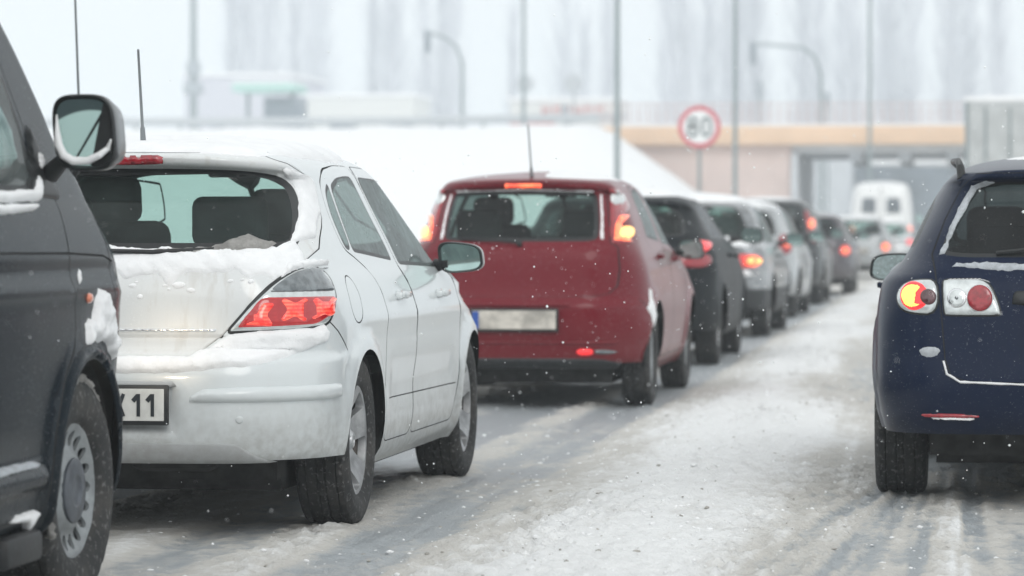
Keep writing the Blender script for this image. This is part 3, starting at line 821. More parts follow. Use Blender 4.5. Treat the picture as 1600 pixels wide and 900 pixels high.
def antenna(root, base, tip, mat=TRIM, foot=True):
    b, t = Vector(base), Vector(tip); bm = bmesh.new()
    add_tube(bm, [b + (t - b) * f for f in (0, .02, .05, .2, .21, 1)], [.024, .017, .011, .009, .0058, .0045] if foot else [.006, .005, .004, .004, .004, .0032], 8)
    return bm_obj('antenna', bm, ANT if mat is TRIM else mat, root)
def mir(h):    # half outline of a tail piece -> whole outline
    return h + [(t, -a, z) for t, a, z in h[::-1]]
def window_regions(sh, name, pts, mat, mirrorit, seal=.022, smooth=2, parent=None, join=None):
    p = sh.path(pts, True, smooth); q = offset_poly(p, seal)
    k = seg_dist(q, p) > seal * .7; q = q[k & pip(p, q)]
    a = dict(name='window_seal', poly=p, mat=TRIM, mirror=mirrorit, join=join and join + '_s')
    b = dict(name=name, poly=q, mat=mat, mirror=mirrorit, join=join)
    if parent: a['parent'] = parent; b['parent'] = parent
    return [a, b]

# ------------------------------------------------------------------ complete cars
def build_car(c):
    """c: everything that makes this car itself"""
    root = thing(c['name'], c['label'], c['cat'], (*c['loc'], -.010), c['yaw'], c.get('group'))
    sh = Shell(c['prof'], c['wb'], c.get('deform'), c.get('wheels'), c.get('flare', .018), c.get('arch', .36))
    reg = []; grv = []
    if c.get('tailgate'):
        reg.append(dict(name='tailgate', pts=mir(c['tailgate']), mat=[c.get('tgpaint', c['paint']), GROOVE], nogroove=True))
        p = sh.path(mir(c['tailgate'])); grv.append(dict(line=p, loop=1, w=c.get('gap', .008)))
    for i, d in enumerate(c.get('doors', [])):
        p = sh.path(d, True, .07); reg.append(dict(name='door', id='door%d' % i, poly=p, mat=c['paint'], mirror=True)); grv.append(dict(line=p, loop=1, mirror=True, w=c.get('gap', .008)))
    if c.get('lower'):
        zl = c['lower']; reg.append(dict(name='lower_cladding', pts=[('D', -sh.L, sh.zmin), ('D', sh.L, sh.zmin), ('D', sh.L, zl), ('D', -sh.L, zl)], mat=c.get('lowmat', PLASTIC)))
    for r in c.get('regions', []): reg.append(r)
    for name, pts, mat, par in c.get('side_windows', []): reg += window_regions(sh, name, pts, mat, True, c.get('seal', .02), .05, par)
    if c.get('rear_window'): reg += window_regions(sh, 'rear_window', mir(c['rear_window']), c['rearglass'], False, c.get('rseal', .03), 2, 'tailgate' if c.get('tailgate') else None)
    if c.get('windscreen'):
        reg += window_regions(sh, 'windscreen', c['windscreen'], c.get('sglass', SCREEN), True, .02, 1, None, None)
    for yc in sh.wh: reg.append(dict(name=None, pts=circle_S(yc, sh.zc, sh.arch, 44), mirror=True))
    if c.get('cutz', .285): reg.append(dict(name=None, pts=[('D', -1.28, sh.zmin), ('D', 1.28, sh.zmin), ('D', 1.28, c.get('cutz', .285)), ('D', -1.28, c.get('cutz', .285))]))
    for h in c.get('holes', []): reg.append(dict(name=None, pts=h, mirror=False))
    grv += c.get('grooves', [])
    body, made = build_shell(sh, root, c['paint'], reg, grv, c.get('spacing', .05))
    underbody(root, c['wb'], sh.f['yr'](.4) * 1.0, sh.f['yf'](.4) * 1.0, sh.W0, sh.arch, sh.wh, c.get('zb', .2), rc=sh.zc)
    for i, y in enumerate(sh.wh):
        for s in (1, -1): add_wheel(root, s * (c['wx'] - c['tw'] / 2), y, c['wr'], c['tw'], c['wk'], c.get('low', False), 17 * i + 40 * s + c.get('wrot', 0), c.get('steer', (0, 0))[i])
    if c.get('cabin', True): interior(root, c['wb'], c.get('belt', .95), c.get('cw', .62), c.get('shelf', True), c.get('stop', 1.22), c.get('cyr', -.45), c.get('rear', True))
    return root, sh, body, made
MIRROR_D = simple('grey_mirror_glass', (0.30, 0.36, 0.36), 0.12, 1.0, var=0.2, vscale=60)
def mirror_v():
    m, nt, out = newmat('dark_edged_mirror_glass')
    p = N(nt, 'ShaderNodeBsdfPrincipled'); tc = N(nt, 'ShaderNodeTexCoord'); ob = tc.outputs['Object']
    sx = N(nt, 'ShaderNodeSeparateXYZ'); nt.links.new(ob, sx.inputs[0])
    # ragged dark rim along the top and the outer edge
    n = math2(nt, 'MULTIPLY', math2(nt, 'SUBTRACT', noise(nt, ob, 22, 4), .5), .05)
    u = math2(nt, 'ADD', sx.outputs[0], n)
    tz = math2(nt, 'ADD', sx.outputs[2], math2(nt, 'MULTIPLY', math2(nt, 'POWER', math2(nt, 'ADD', sx.outputs[0], -.02), 2.0), 3.0))
    e = math2(nt, 'MAXIMUM', ramp(nt, u, .055, .062), ramp(nt, tz, .060, .068))
    nt.links.new(mixc(nt, e, (0.50, 0.68, 0.65), (0.07, 0.10, 0.105)), p.inputs['Base Color'])
    p.inputs['Metallic'].default_value = 1; nt.links.new(ramp(nt, e, 0, 1, .06, .35), p.inputs['Roughness'])
    nt.links.new(p.outputs[0], out.inputs[0]); return m
MIRROR_V = mirror_v()
P_VANCAP = paint('mirror_cap_paint', (0.05, 0.056, 0.062), 0.25, 0.0, rough=.35, coat=.3)
RIME = snow_mat('rime', (0.62, 0.66, 0.70), 0.15, 30, 0.6)
P_SNOWY = paint('snow_crusted_paint', (0.035, 0.04, 0.045), 1.0, 0.25, film=0.7)

# ================================================================== THE WHITE HATCHBACK
def white_hatch():
    prof = dict(
        yr=[(.20,-.66),(.26,-.76),(.30,-.815),(.36,-.835),(.45,-.85),(.58,-.845),(.63,-.83),(.655,-.79),(.675,-.752),(.73,-.742),(.86,-.73),(.96,-.705),(1.02,-.665),(1.05,-.635),(1.20,-.50),(1.325,-.385),(1.342,-.43),(1.355,-.475),(1.375,-.48),(1.395,-.43),(1.42,-.15),(1.445,.30),(1.460,.60)],
        yf=[(.20,3.20),(.3,3.35),(.5,3.38),(.65,3.34),(.75,3.22),(.85,2.95),(.92,2.95),(.97,2.62),(1.0,2.46),(1.1,2.26),(1.25,1.98),(1.36,1.70),(1.42,1.40),(1.445,1.2),(1.460,1.0)],
        w=[(.20,.79),(.26,.832),(.4,.856),(.6,.862),(.75,.860),(.88,.845),(.95,.822),(1.0,.795),(1.1,.752),(1.2,.705),(1.3,.66),(1.36,.632),(1.40,.59),(1.425,.52),(1.445,.40),(1.460,.16)],
        rx=[(.2,.38),(.6,.36),(.9,.26),(1.05,.26),(1.3,.24),(1.4,.22),(1.460,.08)],
        ry=[(.2,.36),(.6,.40),(1.0,.38),(1.3,.34),(1.4,.22),(1.460,.06)],
        bow=[(.2,.05),(1.0,.06),(1.3,.08),(1.46,.03)], fbow=[(.2,.12),(1.46,.10),],
        fx=[(.2,.5),(.8,.4),(.93,.22),(1.05,.28),(1.4,.25),(1.46,.08)], fy=[(.2,.5),(.85,.5),(.95,.34),(1.05,.32),(1.4,.2),(1.46,.06)],
        crown=[(.2,0),(.62,.0),(.75,.02),(1.02,.045),(1.35,.05),(1.46,.05)])
    prof['fbow'] = [(.2,.12),(1.3,.12),(1.46,.04)]
    def deform(x, y, z, w):
        side = smoothstep((x / w - .8) / .15)
        # hollow low on the doors and a soft waist crease
        x = x - side * .014 * np.exp(-((z - .50) / .09) ** 2) * smoothstep((y - .45) / .2) * smoothstep((2.2 - y) / .2)
        x = x + side * .008 * np.exp(-((z - .80) / .05) ** 2) * smoothstep((y + .2) / .3)
        rear = smoothstep((-.35 - y) / .15)
        # bumper's plate recess
        m = np.exp(-(np.maximum(np.abs(x) - .30, 0) / .03) ** 2) * smoothstep((z - .385) / .02) * smoothstep((.570 - z) / .014)
        y = y + rear * .022 * m
        return x, y, z
    light = [('R',.486,.743),('R',.574,.846),('R',.644,.919),('R',.70,.967),('R',.76,.985),('S',-.44,.985),('S',-.36,.945),('S',-.37,.88),('S',-.43,.81),('R',.80,.765),('R',.72,.752)]
    doorR = [('S',.05,1.04),('S',.06,1.17),('S',.14,1.29),('S',.30,1.342),('S',.60,1.362),('S',.93,1.364),('S',1.03,1.0),('S',1.12,.85),('S',1.12,.55),('S',1.05,.285),('S',.46,.285),('S',.44,.40),('S',.40,.55),('S',.44,.70),('S',.46,.85),('S',.38,.95),('S',.22,1.0)]
    doorF = [('S',.94,1.364),('S',1.45,1.36),('S',1.80,1.31),('S',2.08,1.17),('S',2.30,.97),('S',2.30,.8),('S',2.24,.5),('S',2.13,.285),('S',1.06,.285),('S',1.13,.55),('S',1.13,.85),('S',1.04,1.0)]
    c = dict(name='hatchback_car', label='white five-door hatchback under snow, number plate ending X11, behind the charcoal van', cat='car',
        loc=(-2.24 - .81 * math.cos(R(.98)), 13.19 + .81 * math.sin(R(.98))), yaw=-.98, prof=prof, deform=deform, wb=2.614, arch=.340, spacing=.045, paint=P_WHITE, tgpaint=P_TAILGATE,
        wx=.842, wr=.318, tw=.205, wk='alloy', zb=.22, gap=.007,
        tailgate=[('R',.37,.655),('R',.41,.69),('R',.47,.735),('R',.574,.85),('R',.644,.923),('R',.70,.972),('R',.735,1.04),('R',.715,1.12),('R',.68,1.22),('R',.64,1.31),('R',.60,1.355),('R',.50,1.392)],
        doors=[doorR, doorF],
        side_windows=[('quarter_glass',[('S',.09,1.035),('S',.10,1.16),('S',.17,1.25),('S',.30,1.298),('S',.195,1.03)],GLASS_S,'door0'),
            ('door_glass',[('S',.21,1.025),('S',.325,1.28),('S',.50,1.312),('S',.70,1.322),('S',.84,1.322),('S',.965,1.0),('S',.955,.985)],GLASS_S,'door0'),
            ('door_glass',[('S',.97,1.322),('S',1.40,1.318),('S',1.74,1.265),('S',2.02,1.15),('S',2.23,.975),('S',2.21,.945),('S',1.10,.968),('S',1.085,1.0)],GLASS_S,'door1')],
        rear_window=[('R',.0,1.035),('R',.35,1.035),('R',.62,1.035),('R',.685,1.045),('R',.675,1.12),('R',.645,1.21),('R',.60,1.29),('R',.54,1.322),('R',.3,1.334),('R',0,1.338)][1:-1],
        rearglass=GLASS_W, rseal=.035,
        windscreen=[('F',.003,1.02),('F',.45,1.03),('F',.60,1.06),('F',.53,1.25),('F',.44,1.36),('F',.003,1.385)],
        holes=[],
        grooves=[dict(pts=ellipse('S',-.10,.850,.095,.088), closed=True, mirror=True, w=.006),
                 dict(pts=[('R',.0,.729),('R',.47,.729)], w=.016, mirror=True, depth=.012),
                 dict(pts=[('S',-.50,.80),('S',-.40,.74),('S',-.30,.665)], w=.005, mirror=True),
                 dict(pts=[('S',.52,.452),('S',1.18,.448),('S',2.18,.442)], w=.005, mirror=True, depth=.003)],
        belt=.98, stop=1.27)
    c['tailgate'] = c['tailgate']
    root, sh, body, made = build_car(c)
    # bumper pieces
    patch(sh, 'lower_valance', root, BUMPGREY, [('R',-.70,.31),('R',-.5,.352),('R',.5,.352),('R',.54,.345),('R',.60,.30),('R',.66,.275),('R',-.66,.275)], off=.004, bevel=.008, smooth=0)
    patch(sh, 'bumper_moulding', root, P_WHITE, [('R',.37,.495),('R',.378,.523),('R',.42,.545),('R',.60,.552),('R',.80,.553),('S',-.44,.553),('S',-.43,.50),('R',.80,.495)], off=.020, bevel=.020, spacing=.025, mirror=True)
    for x in (.55, -.55, .2, -.2):
        patch(sh, 'parking_sensor', root, P_WHITE, ellipse('R', x, .435, .014, .014, 20), off=.003, bevel=.003, spacing=.02)
    # tail lamps: clear upper, red lower, black surround, chrome-ish lip
    lp = sh.path(light, True, 2)
    patch(sh, 'lamp_surround', root, TRIM, poly=offset_poly(lp, -.010), off=.003, bevel=.006, mirror=True)
    ob = patch(sh, 'tail_lamp', root, CLEAR, poly=lp, off=.010, bevel=.012, mirror=True)
    red = [('R',.515,.755),('R',.59,.855),('R',.61,.868),('R',.76,.868),('S',-.385,.868),('S',-.42,.81),('R',.77,.766)]
    smk = [('R',.615,.880),('R',.66,.93),('R',.71,.966),('R',.80,.972),('S',-.40,.962),('S',-.372,.90),('S',-.385,.880),('R',.76,.880)]
    for k, (nm, pp, mt) in enumerate((('red_lens', red, RED_DEEP), ('reversing_lens', smk, SMOKE))):
        for s, par in ((1, ob[0]), (-1, ob[1])):
            patch(sh, nm, par, mt, poly=sh.path(pp, True, 2), off=.0135, bevel=.008, side=s)
    for s, par in ((1, ob[0]), (-1, ob[1])):
        for pp in ([('R',.545,.765),('R',.64,.762),('R',.645,.848),('R',.607,.848)], [('R',.662,.780),('R',.662,.862),('R',.742,.862),('R',.742,.777)], [('R',.752,.782),('R',.752,.862),('R',.812,.862),('R',.812,.795)]):
            patch(sh, 'lit_lens_block', par, RED_RIB, poly=sh.path(pp, True, .012), off=.0175, bevel=.006, side=s, spacing=.02)
    # trim, badge bar, high brake light, plate, wiper
    patch(sh, 'tailgate_strip', root, CHROME, [('R',-.40,.742),('R',.44,.742),('R',.45,.757),('R',-.45,.757)], off=.012, bevel=.006)
    patch(sh, 'high_brake_lamp', root, RED_OFF, [('R',-.19,1.352),('R',.19,1.352),('R',.19,1.378),('R',-.19,1.378)], off=.012, bevel=.006, spacing=.02)
    plate(root, (.028, -.855, .487), text=[('X', .083), ('1', .145), ('1', .196)])
    patch(sh, 'plate_shade', root, BUMPGREY, [('R',-.34,.556),('R',.34,.556),('R',.31,.570),('R',-.31,.570)], off=.016, bevel=.008)
    wiper(root, [(-.02, -.685, 1.035), (.2, -.672, 1.03), (.43, -.62, 1.04)])
    for s in (1, -1):
        handle(root, sh, .80, .845, s, P_WHITE); handle(root, sh, 1.78, .835, s, P_WHITE)
        patch(sh, 'headlamp', root, HEADG, [('S',3.0,.72),('S',2.85,.78),('S',2.72,.80),('S',2.78,.70),('S',3.0,.64)], off=.008, side=s, smooth=1)
        patch(sh, 'indicator_repeater', root, ORANGE, ellipse('S', 2.55, .80, .022, .012, 14), off=.008, bevel=.006, spacing=.02, side=s)
    mirror(root, (.905, 1.98, .99), .195, .148, 1, TRIM, P_WHITE, -3, (.79, 2.02, .955), taper=.25)
    mirror(root, (-.905, 1.98, .99), .195, .148, -1, TRIM, P_WHITE, 3, (-.79, 2.02, .955), taper=.25)
    antenna(root, (.03, -.12, 1.42), (.085, -.42, 1.77))
    # snow: roof blanket, lip under the glass, bumper shelf, on the lamp, mirror, sills
    parts = [body] + [o for o in root.children if o.name.startswith(('roof_skin', 'tailgate'))]
    top_snow('roof_snow', parts, [(-.56,-.36),(.0,-.44),(.50,-.38),(.57,-.18),(.60,.3),(.60,1.0),(.5,1.3),(0,1.45),(-.5,1.3),(-.60,.9),(-.60,.2)], .035, root, spacing=.055, bevel=.12, drop=.01)
    patch(sh, 'bumper_snow', root, SNOW, [('R',-.70,.74),('R',-.60,.70),('R',-.42,.648),('R',.36,.654),('R',.42,.69),('R',.48,.733),('R',.60,.752),('R',.76,.757),('S',-.50,.775),('S',-.46,.74),('R',.80,.70),('R',.70,.655),('R',.58,.625),('R',.3,.598),('R',-.3,.60),('R',-.6,.62),('R',-.75,.66)], off=.022, bevel=.035, spacing=.013, noise_amp=.010, ragged=.008, nscale=30)
    patch(sh, 'tailgate_snow', root, SNOW, [('R',-.66,1.05),('R',-.3,1.058),('R',-.1,1.045),('R',.10,1.055),('R',.30,1.045),('R',.5,1.058),('R',.62,1.05),('R',.67,1.07),('R',.71,1.0),('R',.69,.955),('R',.64,.93),('R',.60,.95),('R',.55,.925),('R',.50,.965),('R',.40,.94),('R',.33,.955),('R',.27,.90),('R',.22,.945),('R',.1,.935),('R',.05,.97),('R',-.1,.93),('R',-.3,.96),('R',-.62,.93)], off=.011, bevel=.045, spacing=.013, noise_amp=.009, ragged=.026, nscale=34)
    rnd = random.Random(8)
    for k in range(16):      # clots of frozen spray sliding down the tailgate
        x = rnd.uniform(-.1, .60); z = rnd.uniform(.86, .93) + (.03 if x > .45 else 0); a = rnd.uniform(.008, .03)
        patch(sh, 'frozen_spray', root, SNOW, ellipse('R', x, z, a, a * rnd.uniform(.4, .9), 12), off=.006, bevel=.014, spacing=.02, ragged=.008)
    patch(sh, 'pillar_snow', root, SNOW, [('R',.655,1.06),('R',.652,1.16),('R',.628,1.24),('R',.585,1.31),('R',.60,1.345),('R',.655,1.30),('R',.69,1.2),('R',.715,1.08)], off=.012, bevel=.02, spacing=.016, noise_amp=.006, ragged=.012, nscale=16)
    patch(sh, 'lamp_snow', root, SNOW, [('R',.655,.93),('R',.70,.962),('R',.74,.97),('R',.77,.978),('R',.76,.998),('R',.71,1.0),('R',.66,.985)], off=.020, bevel=.012, spacing=.016, noise_amp=.003, ragged=.008)
    patch(sh, 'wiper_snow', root, DSNOW, [('R',.15,1.035),('R',.40,1.045),('R',.52,1.09),('R',.56,1.075),('R',.62,1.06),('R',.60,1.03),('R',.3,1.02)], off=.016, bevel=.02, spacing=.016, noise_amp=.008, ragged=.015)
    return root, sh

# ================================================================== THE RED HATCHBACK
def red_hatch():
    prof = dict(
        yr=[(.20,-.50),(.24,-.60),(.30,-.68),(.38,-.70),(.5,-.725),(.62,-.73),(.66,-.715),(.70,-.69),(.95,-.665),(1.01,-.64),(1.04,-.61),(1.3,-.45),(1.355,-.41),(1.368,-.46),(1.40,-.475),(1.425,-.42),(1.45,-.1),(1.475,.35),(1.487,.6)],
        yf=[(.20,3.10),(.3,3.28),(.5,3.32),(.65,3.28),(.78,3.12),(.9,2.8),(.97,2.5),(1.02,2.25),(1.1,2.05),(1.25,1.75),(1.38,1.48),(1.44,1.25),(1.47,1.05),(1.487,.9)],
        w=[(.20,.70),(.26,.745),(.4,.785),(.6,.80),(.75,.793),(.88,.772),(.97,.742),(1.05,.708),(1.2,.655),(1.3,.61),(1.38,.57),(1.43,.52),(1.455,.45),(1.475,.32),(1.487,.14)],
        rx=[(.2,.40),(.6,.42),(.9,.34),(1.05,.26),(1.3,.22),(1.4,.22),(1.487,.08)],
        ry=[(.2,.40),(.6,.45),(1.0,.40),(1.3,.34),(1.42,.22),(1.487,.05)],
        bow=[(.2,.06),(1.0,.05),(1.3,.06),(1.487,.02)], fbow=[(.2,.12),(1.487,.04)],
        fx=[(.2,.5),(1.0,.4),(1.4,.25),(1.487,.06)], fy=[(.2,.5),(1.0,.5),(1.1,.35),(1.4,.2),(1.487,.05)],
        crown=[(.2,0),(.7,.0),(1.0,.02),(1.35,.04),(1.487,.05)])
    dR = [('S',.20,1.05),('S',.32,1.28),('S',.42,1.37),('S',.9,1.41),('S',1.07,1.40),('S',1.10,1.0),('S',1.12,.6),('S',1.05,.29),('S',.48,.29),('S',.46,.5),('S',.50,.7),('S',.40,.92)]
    dF = [('S',1.08,1.40),('S',1.45,1.38),('S',1.8,1.24),('S',2.1,1.0),('S',2.16,.8),('S',2.12,.5),('S',2.04,.29),('S',1.06,.29),('S',1.13,.6),('S',1.11,1.0)]
    light = [('R',.515,1.375),('R',.575,1.36),('R',.62,1.25),('S',-.36,1.17),('S',-.34,1.06),('R',.68,1.025),('R',.56,1.022),('R',.545,1.10),('R',.53,1.25)]
    c = dict(name='hatchback_car', label='dark red hatchback with blank-looking plate and lit brake lights high beside its window', cat='car',
        loc=(-2.655, 22.43), yaw=-.65, prof=prof, wb=2.51, arch=.345, spacing=.05, paint=P_RED, wx=.775, wr=.31, tw=.185, wk='cap', zb=.22,
        tailgate=[('R',.10,.695),('R',.45,.70),('R',.55,.715),('R',.60,.76),('R',.615,.86),('R',.60,1.0),('R',.555,1.03),('R',.53,1.2),('R',.50,1.345),('R',.44,1.40)],
        doors=[dR, dF], side_windows=[('door_glass',[('S',.30,1.06),('S',.42,1.30),('S',.55,1.37),('S',.98,1.38),('S',1.03,1.03)],GLASS_S,'door0'),('door_glass',[('S',1.13,1.38),('S',1.42,1.355),('S',1.75,1.22),('S',2.02,1.0),('S',2.0,.985),('S',1.16,1.02)],GLASS_S,'door1')],
        rear_window=[('R',.35,1.035),('R',.46,1.04),('R',.485,1.07),('R',.475,1.20),('R',.455,1.325),('R',.42,1.342),('R',.2,1.350)], rearglass=GLASS, rseal=.03,
        windscreen=[('F',.003,1.04),('F',.4,1.05),('F',.56,1.08),('F',.5,1.25),('F',.42,1.38),('F',.003,1.42)],
        grooves=[dict(pts=[('R',.72,.68),('S',-.4,.66),('S',-.33,.60)], w=.005, mirror=True)], belt=.99, stop=1.27, cw=.56, cyr=-.42)
    root, sh, body, made = build_car(c)
    lp = sh.path(light, True, 2)
    ob = patch(sh, 'tail_lamp', root, RED_OFF, poly=lp, off=.014, bevel=.016, mirror=True)
    for s, par in ((1, ob[0]), (-1, ob[1])):
        patch(sh, 'brake_lens', par, RED_HOT, [('R',.565,1.035),('R',.56,1.13),('R',.58,1.20),('R',.63,1.20),('S',-.36,1.14),('S',-.37,1.05),('R',.67,1.03)], off=.020, bevel=.01, side=s, smooth=2)
        patch(sh, 'brake_bulb_glow', par, YEL_HOT, [('R',.582,1.048),('R',.585,1.125),('R',.655,1.13),('R',.668,1.048)], off=.024, bevel=.012, side=s, smooth=2)
        patch(sh, 'lens_top', par, CLEAR, [('R',.53,1.25),('R',.522,1.365),('R',.57,1.35),('R',.605,1.26)], off=.018, bevel=.01, side=s, smooth=1)
        patch(sh, 'rear_fog_lamp', root, RED_OFF if s < 0 else RED_RING, [('R',.36,.335),('R',.36,.375),('R',.46,.378),('R',.46,.335)], off=.010, bevel=.008, side=s, smooth=1)
        patch(sh, 'reversing_lens', root, SMOKE, [('R',.47,.338),('R',.47,.374),('R',.60,.362),('R',.60,.345)], off=.010, bevel=.008, side=s, smooth=1)
        handle(root, sh, .62, .93, s, P_RED); handle(root, sh, 1.62, .91, s, P_RED)
        patch(sh, 'headlamp', root, HEADG, [('S',2.95,.78),('S',2.75,.88),('S',2.6,.90),('S',2.7,.78),('S',2.95,.68)], off=.008, side=s, smooth=1)
        mirror(root, (s * .845, 1.92, .975), .17, .135, s, TRIM, TRIM, -3 * s, (s * .73, 1.96, .95))
    patch(sh, 'high_brake_lamp', root, RED_HOT, [('R',-.115,1.372),('R',.115,1.372),('R',.115,1.397),('R',-.115,1.397)], off=.014, bevel=.006, spacing=.02)
    patch(sh, 'lower_valance', root, PLASTIC, [('R',-.62,.285),('R',-.5,.312),('R',-.3,.318),('R',.3,.318),('R',.5,.312),('R',.62,.285),('R',.60,.25),('R',-.60,.25)], off=.006, bevel=.01)
    patch(sh, 'bumper_lip', root, P_RED, [('R',-.58,.400),('R',.60,.400),('R',.62,.425),('R',-.6,.425)], off=.010, bevel=.012)
    patch(sh, 'plate_recess', root, P_RED, [('R',-.33,.63),('R',.33,.63),('R',.31,.655),('R',-.31,.655)], off=.016, bevel=.012)
    plate(root, (-.02, -.745, .553), mat=PLATE_D)
    wiper(root, [(0, -.655, 1.03), (-.15, -.64, 1.045), (-.38, -.59, 1.055)])
    antenna(root, (.02, -.20, 1.435), (.03, -.46, 1.76))
    parts = [body] + [o for o in root.children if o.name.startswith(('roof_skin', 'tailgate'))]
    top_snow('roof_snow', parts, [(.1,-.36),(.40,-.32),(.50,-.1),(.5,1.0),(0,1.1),(.05,.3)], .014, root, spacing=.06, bevel=.1, amp=.9)
    patch(sh, 'flank_snow', root, SNOW, [('S',-.36,.62),('S',-.30,.66),('S',-.27,.75),('S',-.22,.73),('S',-.24,.62),('S',-.20,.56),('S',-.27,.50),('S',-.30,.58)], off=.010, bevel=.02, spacing=.02, ragged=.015)
    patch(sh, 'pillar_frost', root, SNOW, [('R',.492,1.05),('R',.484,1.2),('R',.465,1.34),('R',.475,1.36),('R',.50,1.2),('R',.515,1.05)], off=.006, bevel=.01, spacing=.02, ragged=.006, mirror=True)
    patch(sh, 'window_frost', root, SNOW, [('R',-.44,1.345),('R',0,1.356),('R',.44,1.345),('R',.44,1.352),('R',0,1.364),('R',-.44,1.352)], off=.008, bevel=.008, spacing=.02, ragged=.004)
    return root, sh

# ================================================================== THE BLUE ESTATE
def blue_estate():
    prof = dict(
        yr=[(.22,-.80),(.27,-.90),(.31,-.955),(.40,-1.0),(.50,-1.015),(.62,-1.0),(.75,-.985),(.88,-.965),(.96,-.93),(1.0,-.90),(1.10,-.84),(1.28,-.72),(1.305,-.74),(1.32,-.79),(1.345,-.79),(1.36,-.70),(1.39,-.35),(1.42,.3),(1.44,.7)],
        yf=[(.22,3.4),(.3,3.5),(.5,3.56),(.65,3.52),(.75,3.38),(.85,3.0),(.92,2.65),(.97,2.4),(1.0,2.25),(1.1,2.05),(1.25,1.72),(1.36,1.40),(1.42,1.15),(1.44,1.0)],
        w=[(.22,.77),(.28,.815),(.4,.848),(.55,.864),(.75,.862),(.86,.848),(.92,.83),(.97,.78),(1.02,.74),(1.10,.70),(1.20,.652),(1.29,.60),(1.33,.565),(1.37,.51),(1.41,.40),(1.44,.16)],
        rx=[(.22,.24),(.6,.22),(.95,.22),(1.3,.14),(1.4,.2),(1.44,.08)], ry=[(.22,.24),(.6,.26),(.95,.30),(1.3,.34),(1.37,.25),(1.44,.06)],
        bow=[(.22,.06),(1.0,.06),(1.3,.07),(1.44,.03)], fbow=[(.22,.12),(1.44,.05)], fx=[(.22,.5),(1.0,.4),(1.4,.25),(1.44,.08)], fy=[(.22,.5),(.95,.55),(1.05,.4),(1.4,.2),(1.44,.06)],
        crown=[(.22,0),(.9,.01),(1.0,.025),(1.3,.04),(1.44,.045)])
    dR = [('S',.0,1.28),('S',1.22,1.33),('S',1.25,1.0),('S',1.27,.6),('S',1.2,.29),('S',.55,.29),('S',.50,.5),('S',.48,.7),('S',.25,.9),('S',.2,1.0)]
    dF = [('S',1.23,1.33),('S',1.5,1.30),('S',1.85,1.17),('S',2.15,1.0),('S',2.3,.85),('S',2.28,.5),('S',2.2,.29),('S',1.21,.29),('S',1.28,.6),('S',1.26,1.0)]
    c = dict(name='estate_car', label='dark blue estate car with roof rails and clear tail lamps in the right lane', cat='car',
        loc=(.54, 15.08), yaw=-.8, prof=prof, wb=2.675, arch=.36, spacing=.045, paint=P_BLUE, wx=.862, wr=.32, tw=.215, wk='alloy7', cutz=.30, zb=.22, wrot=20,
        tailgate=[('R',.2,.505),('R',.47,.512),('R',.535,.535),('R',.558,.60),('R',.572,.77),('R',.60,.95),('R',.615,1.01),('R',.565,1.15),('R',.50,1.28),('R',.44,1.335)],
        doors=[dR, dF], side_windows=[('quarter_glass',[('S',-.62,1.04),('S',-.48,1.20),('S',-.36,1.25),('S',.0,1.27),('S',.02,1.02)],GLASS_D,None),('door_glass',[('S',.12,1.02),('S',.12,1.27),('S',.6,1.29),('S',1.12,1.295),('S',1.15,1.0)],GLASS_D,'door0'),
            ('door_glass',[('S',1.30,1.29),('S',1.55,1.26),('S',1.85,1.14),('S',2.15,.985),('S',1.33,1.0)],GLASS_S,'door1')],
        rear_window=[('R',.35,1.0),('R',.50,1.0),('R',.585,1.012),('R',.56,1.08),('R',.51,1.20),('R',.465,1.285),('R',.40,1.30),('R',.2,1.303)], rearglass=GLASS_D, rseal=.02,
        windscreen=[('F',.003,1.02),('F',.45,1.03),('F',.6,1.06),('F',.52,1.22),('F',.44,1.32),('F',.003,1.36)],
        belt=.96, stop=1.16, cyr=-.7, cw=.6, holes=[])
    root, sh, body, made = build_car(c)
    out = sh.path([('R',.588,.773),('R',.588,.912),('R',.66,.912),('R',.70,.905),('R',.735,.885),('R',.755,.845),('R',.742,.80),('R',.70,.778)], True, 2)
    inn = sh.path([('R',.335,.776),('R',.375,.885),('R',.41,.912),('R',.45,.916),('R',.562,.914),('R',.572,.90),('R',.566,.775),('R',.55,.770),('R',.36,.770)], True, 2)
    for s in (1, -1):
        rim = patch(sh, 'lamp_surround', root, TRIM, poly=offset_poly(out, -.006), off=.003, bevel=.005, side=s)
        a = patch(sh, 'tail_lamp', root, CLEAR, poly=out, off=.010, bevel=.014, side=s)
        patch(sh, 'lamp_surround', root, TRIM, poly=offset_poly(inn, -.005), off=.003, bevel=.005, side=s)
        b = patch(sh, 'tail_lamp', root, CLEAR, poly=inn, off=.010, bevel=.014, side=s)
        def disc(nm, par, x, z, r, m, off): return patch(sh, nm, par, m, poly=sh.path(ellipse('R', x, z, r, r * 1.02, 32)), off=off, bevel=min(.010, r * .5), side=s, spacing=.014)
        disc('brake_ring', a, .678, .845, .058, RED_RING, .0135)
        # lit face: a disc bitten by the neighbouring lamp, its reflector flutes make a ragged rim
        bx = []
        for i in range(72):
            t = 2 * math.pi * i / 72; r = .047 * (1 + (.05 if i % 2 else -.05)); x = .682 + r * math.cos(t); z = .845 + r * math.sin(t)
            d = math.hypot(x - .632, z - .845)
            if d < .036: k = .036 / max(d, 1e-4); x = .632 + (x - .632) * k; z = .845 + (z - .845) * k
            bx.append(('R', x, z))
        patch(sh, 'brake_lens', a, AMBER_HOT, poly=sh.path(bx, step=.05), off=.0165, bevel=.005, side=s, spacing=.02)
        disc('reflector_lens', a, .624, .842, .033, SMOKE_D, .019)
        disc('reversing_ring', b, .513, .838, .042, CHROME, .0135); disc('reversing_lens', b, .513, .838, .036, CLEAR, .0165); disc('bulb', b, .513, .838, .010, SMOKE, .020)
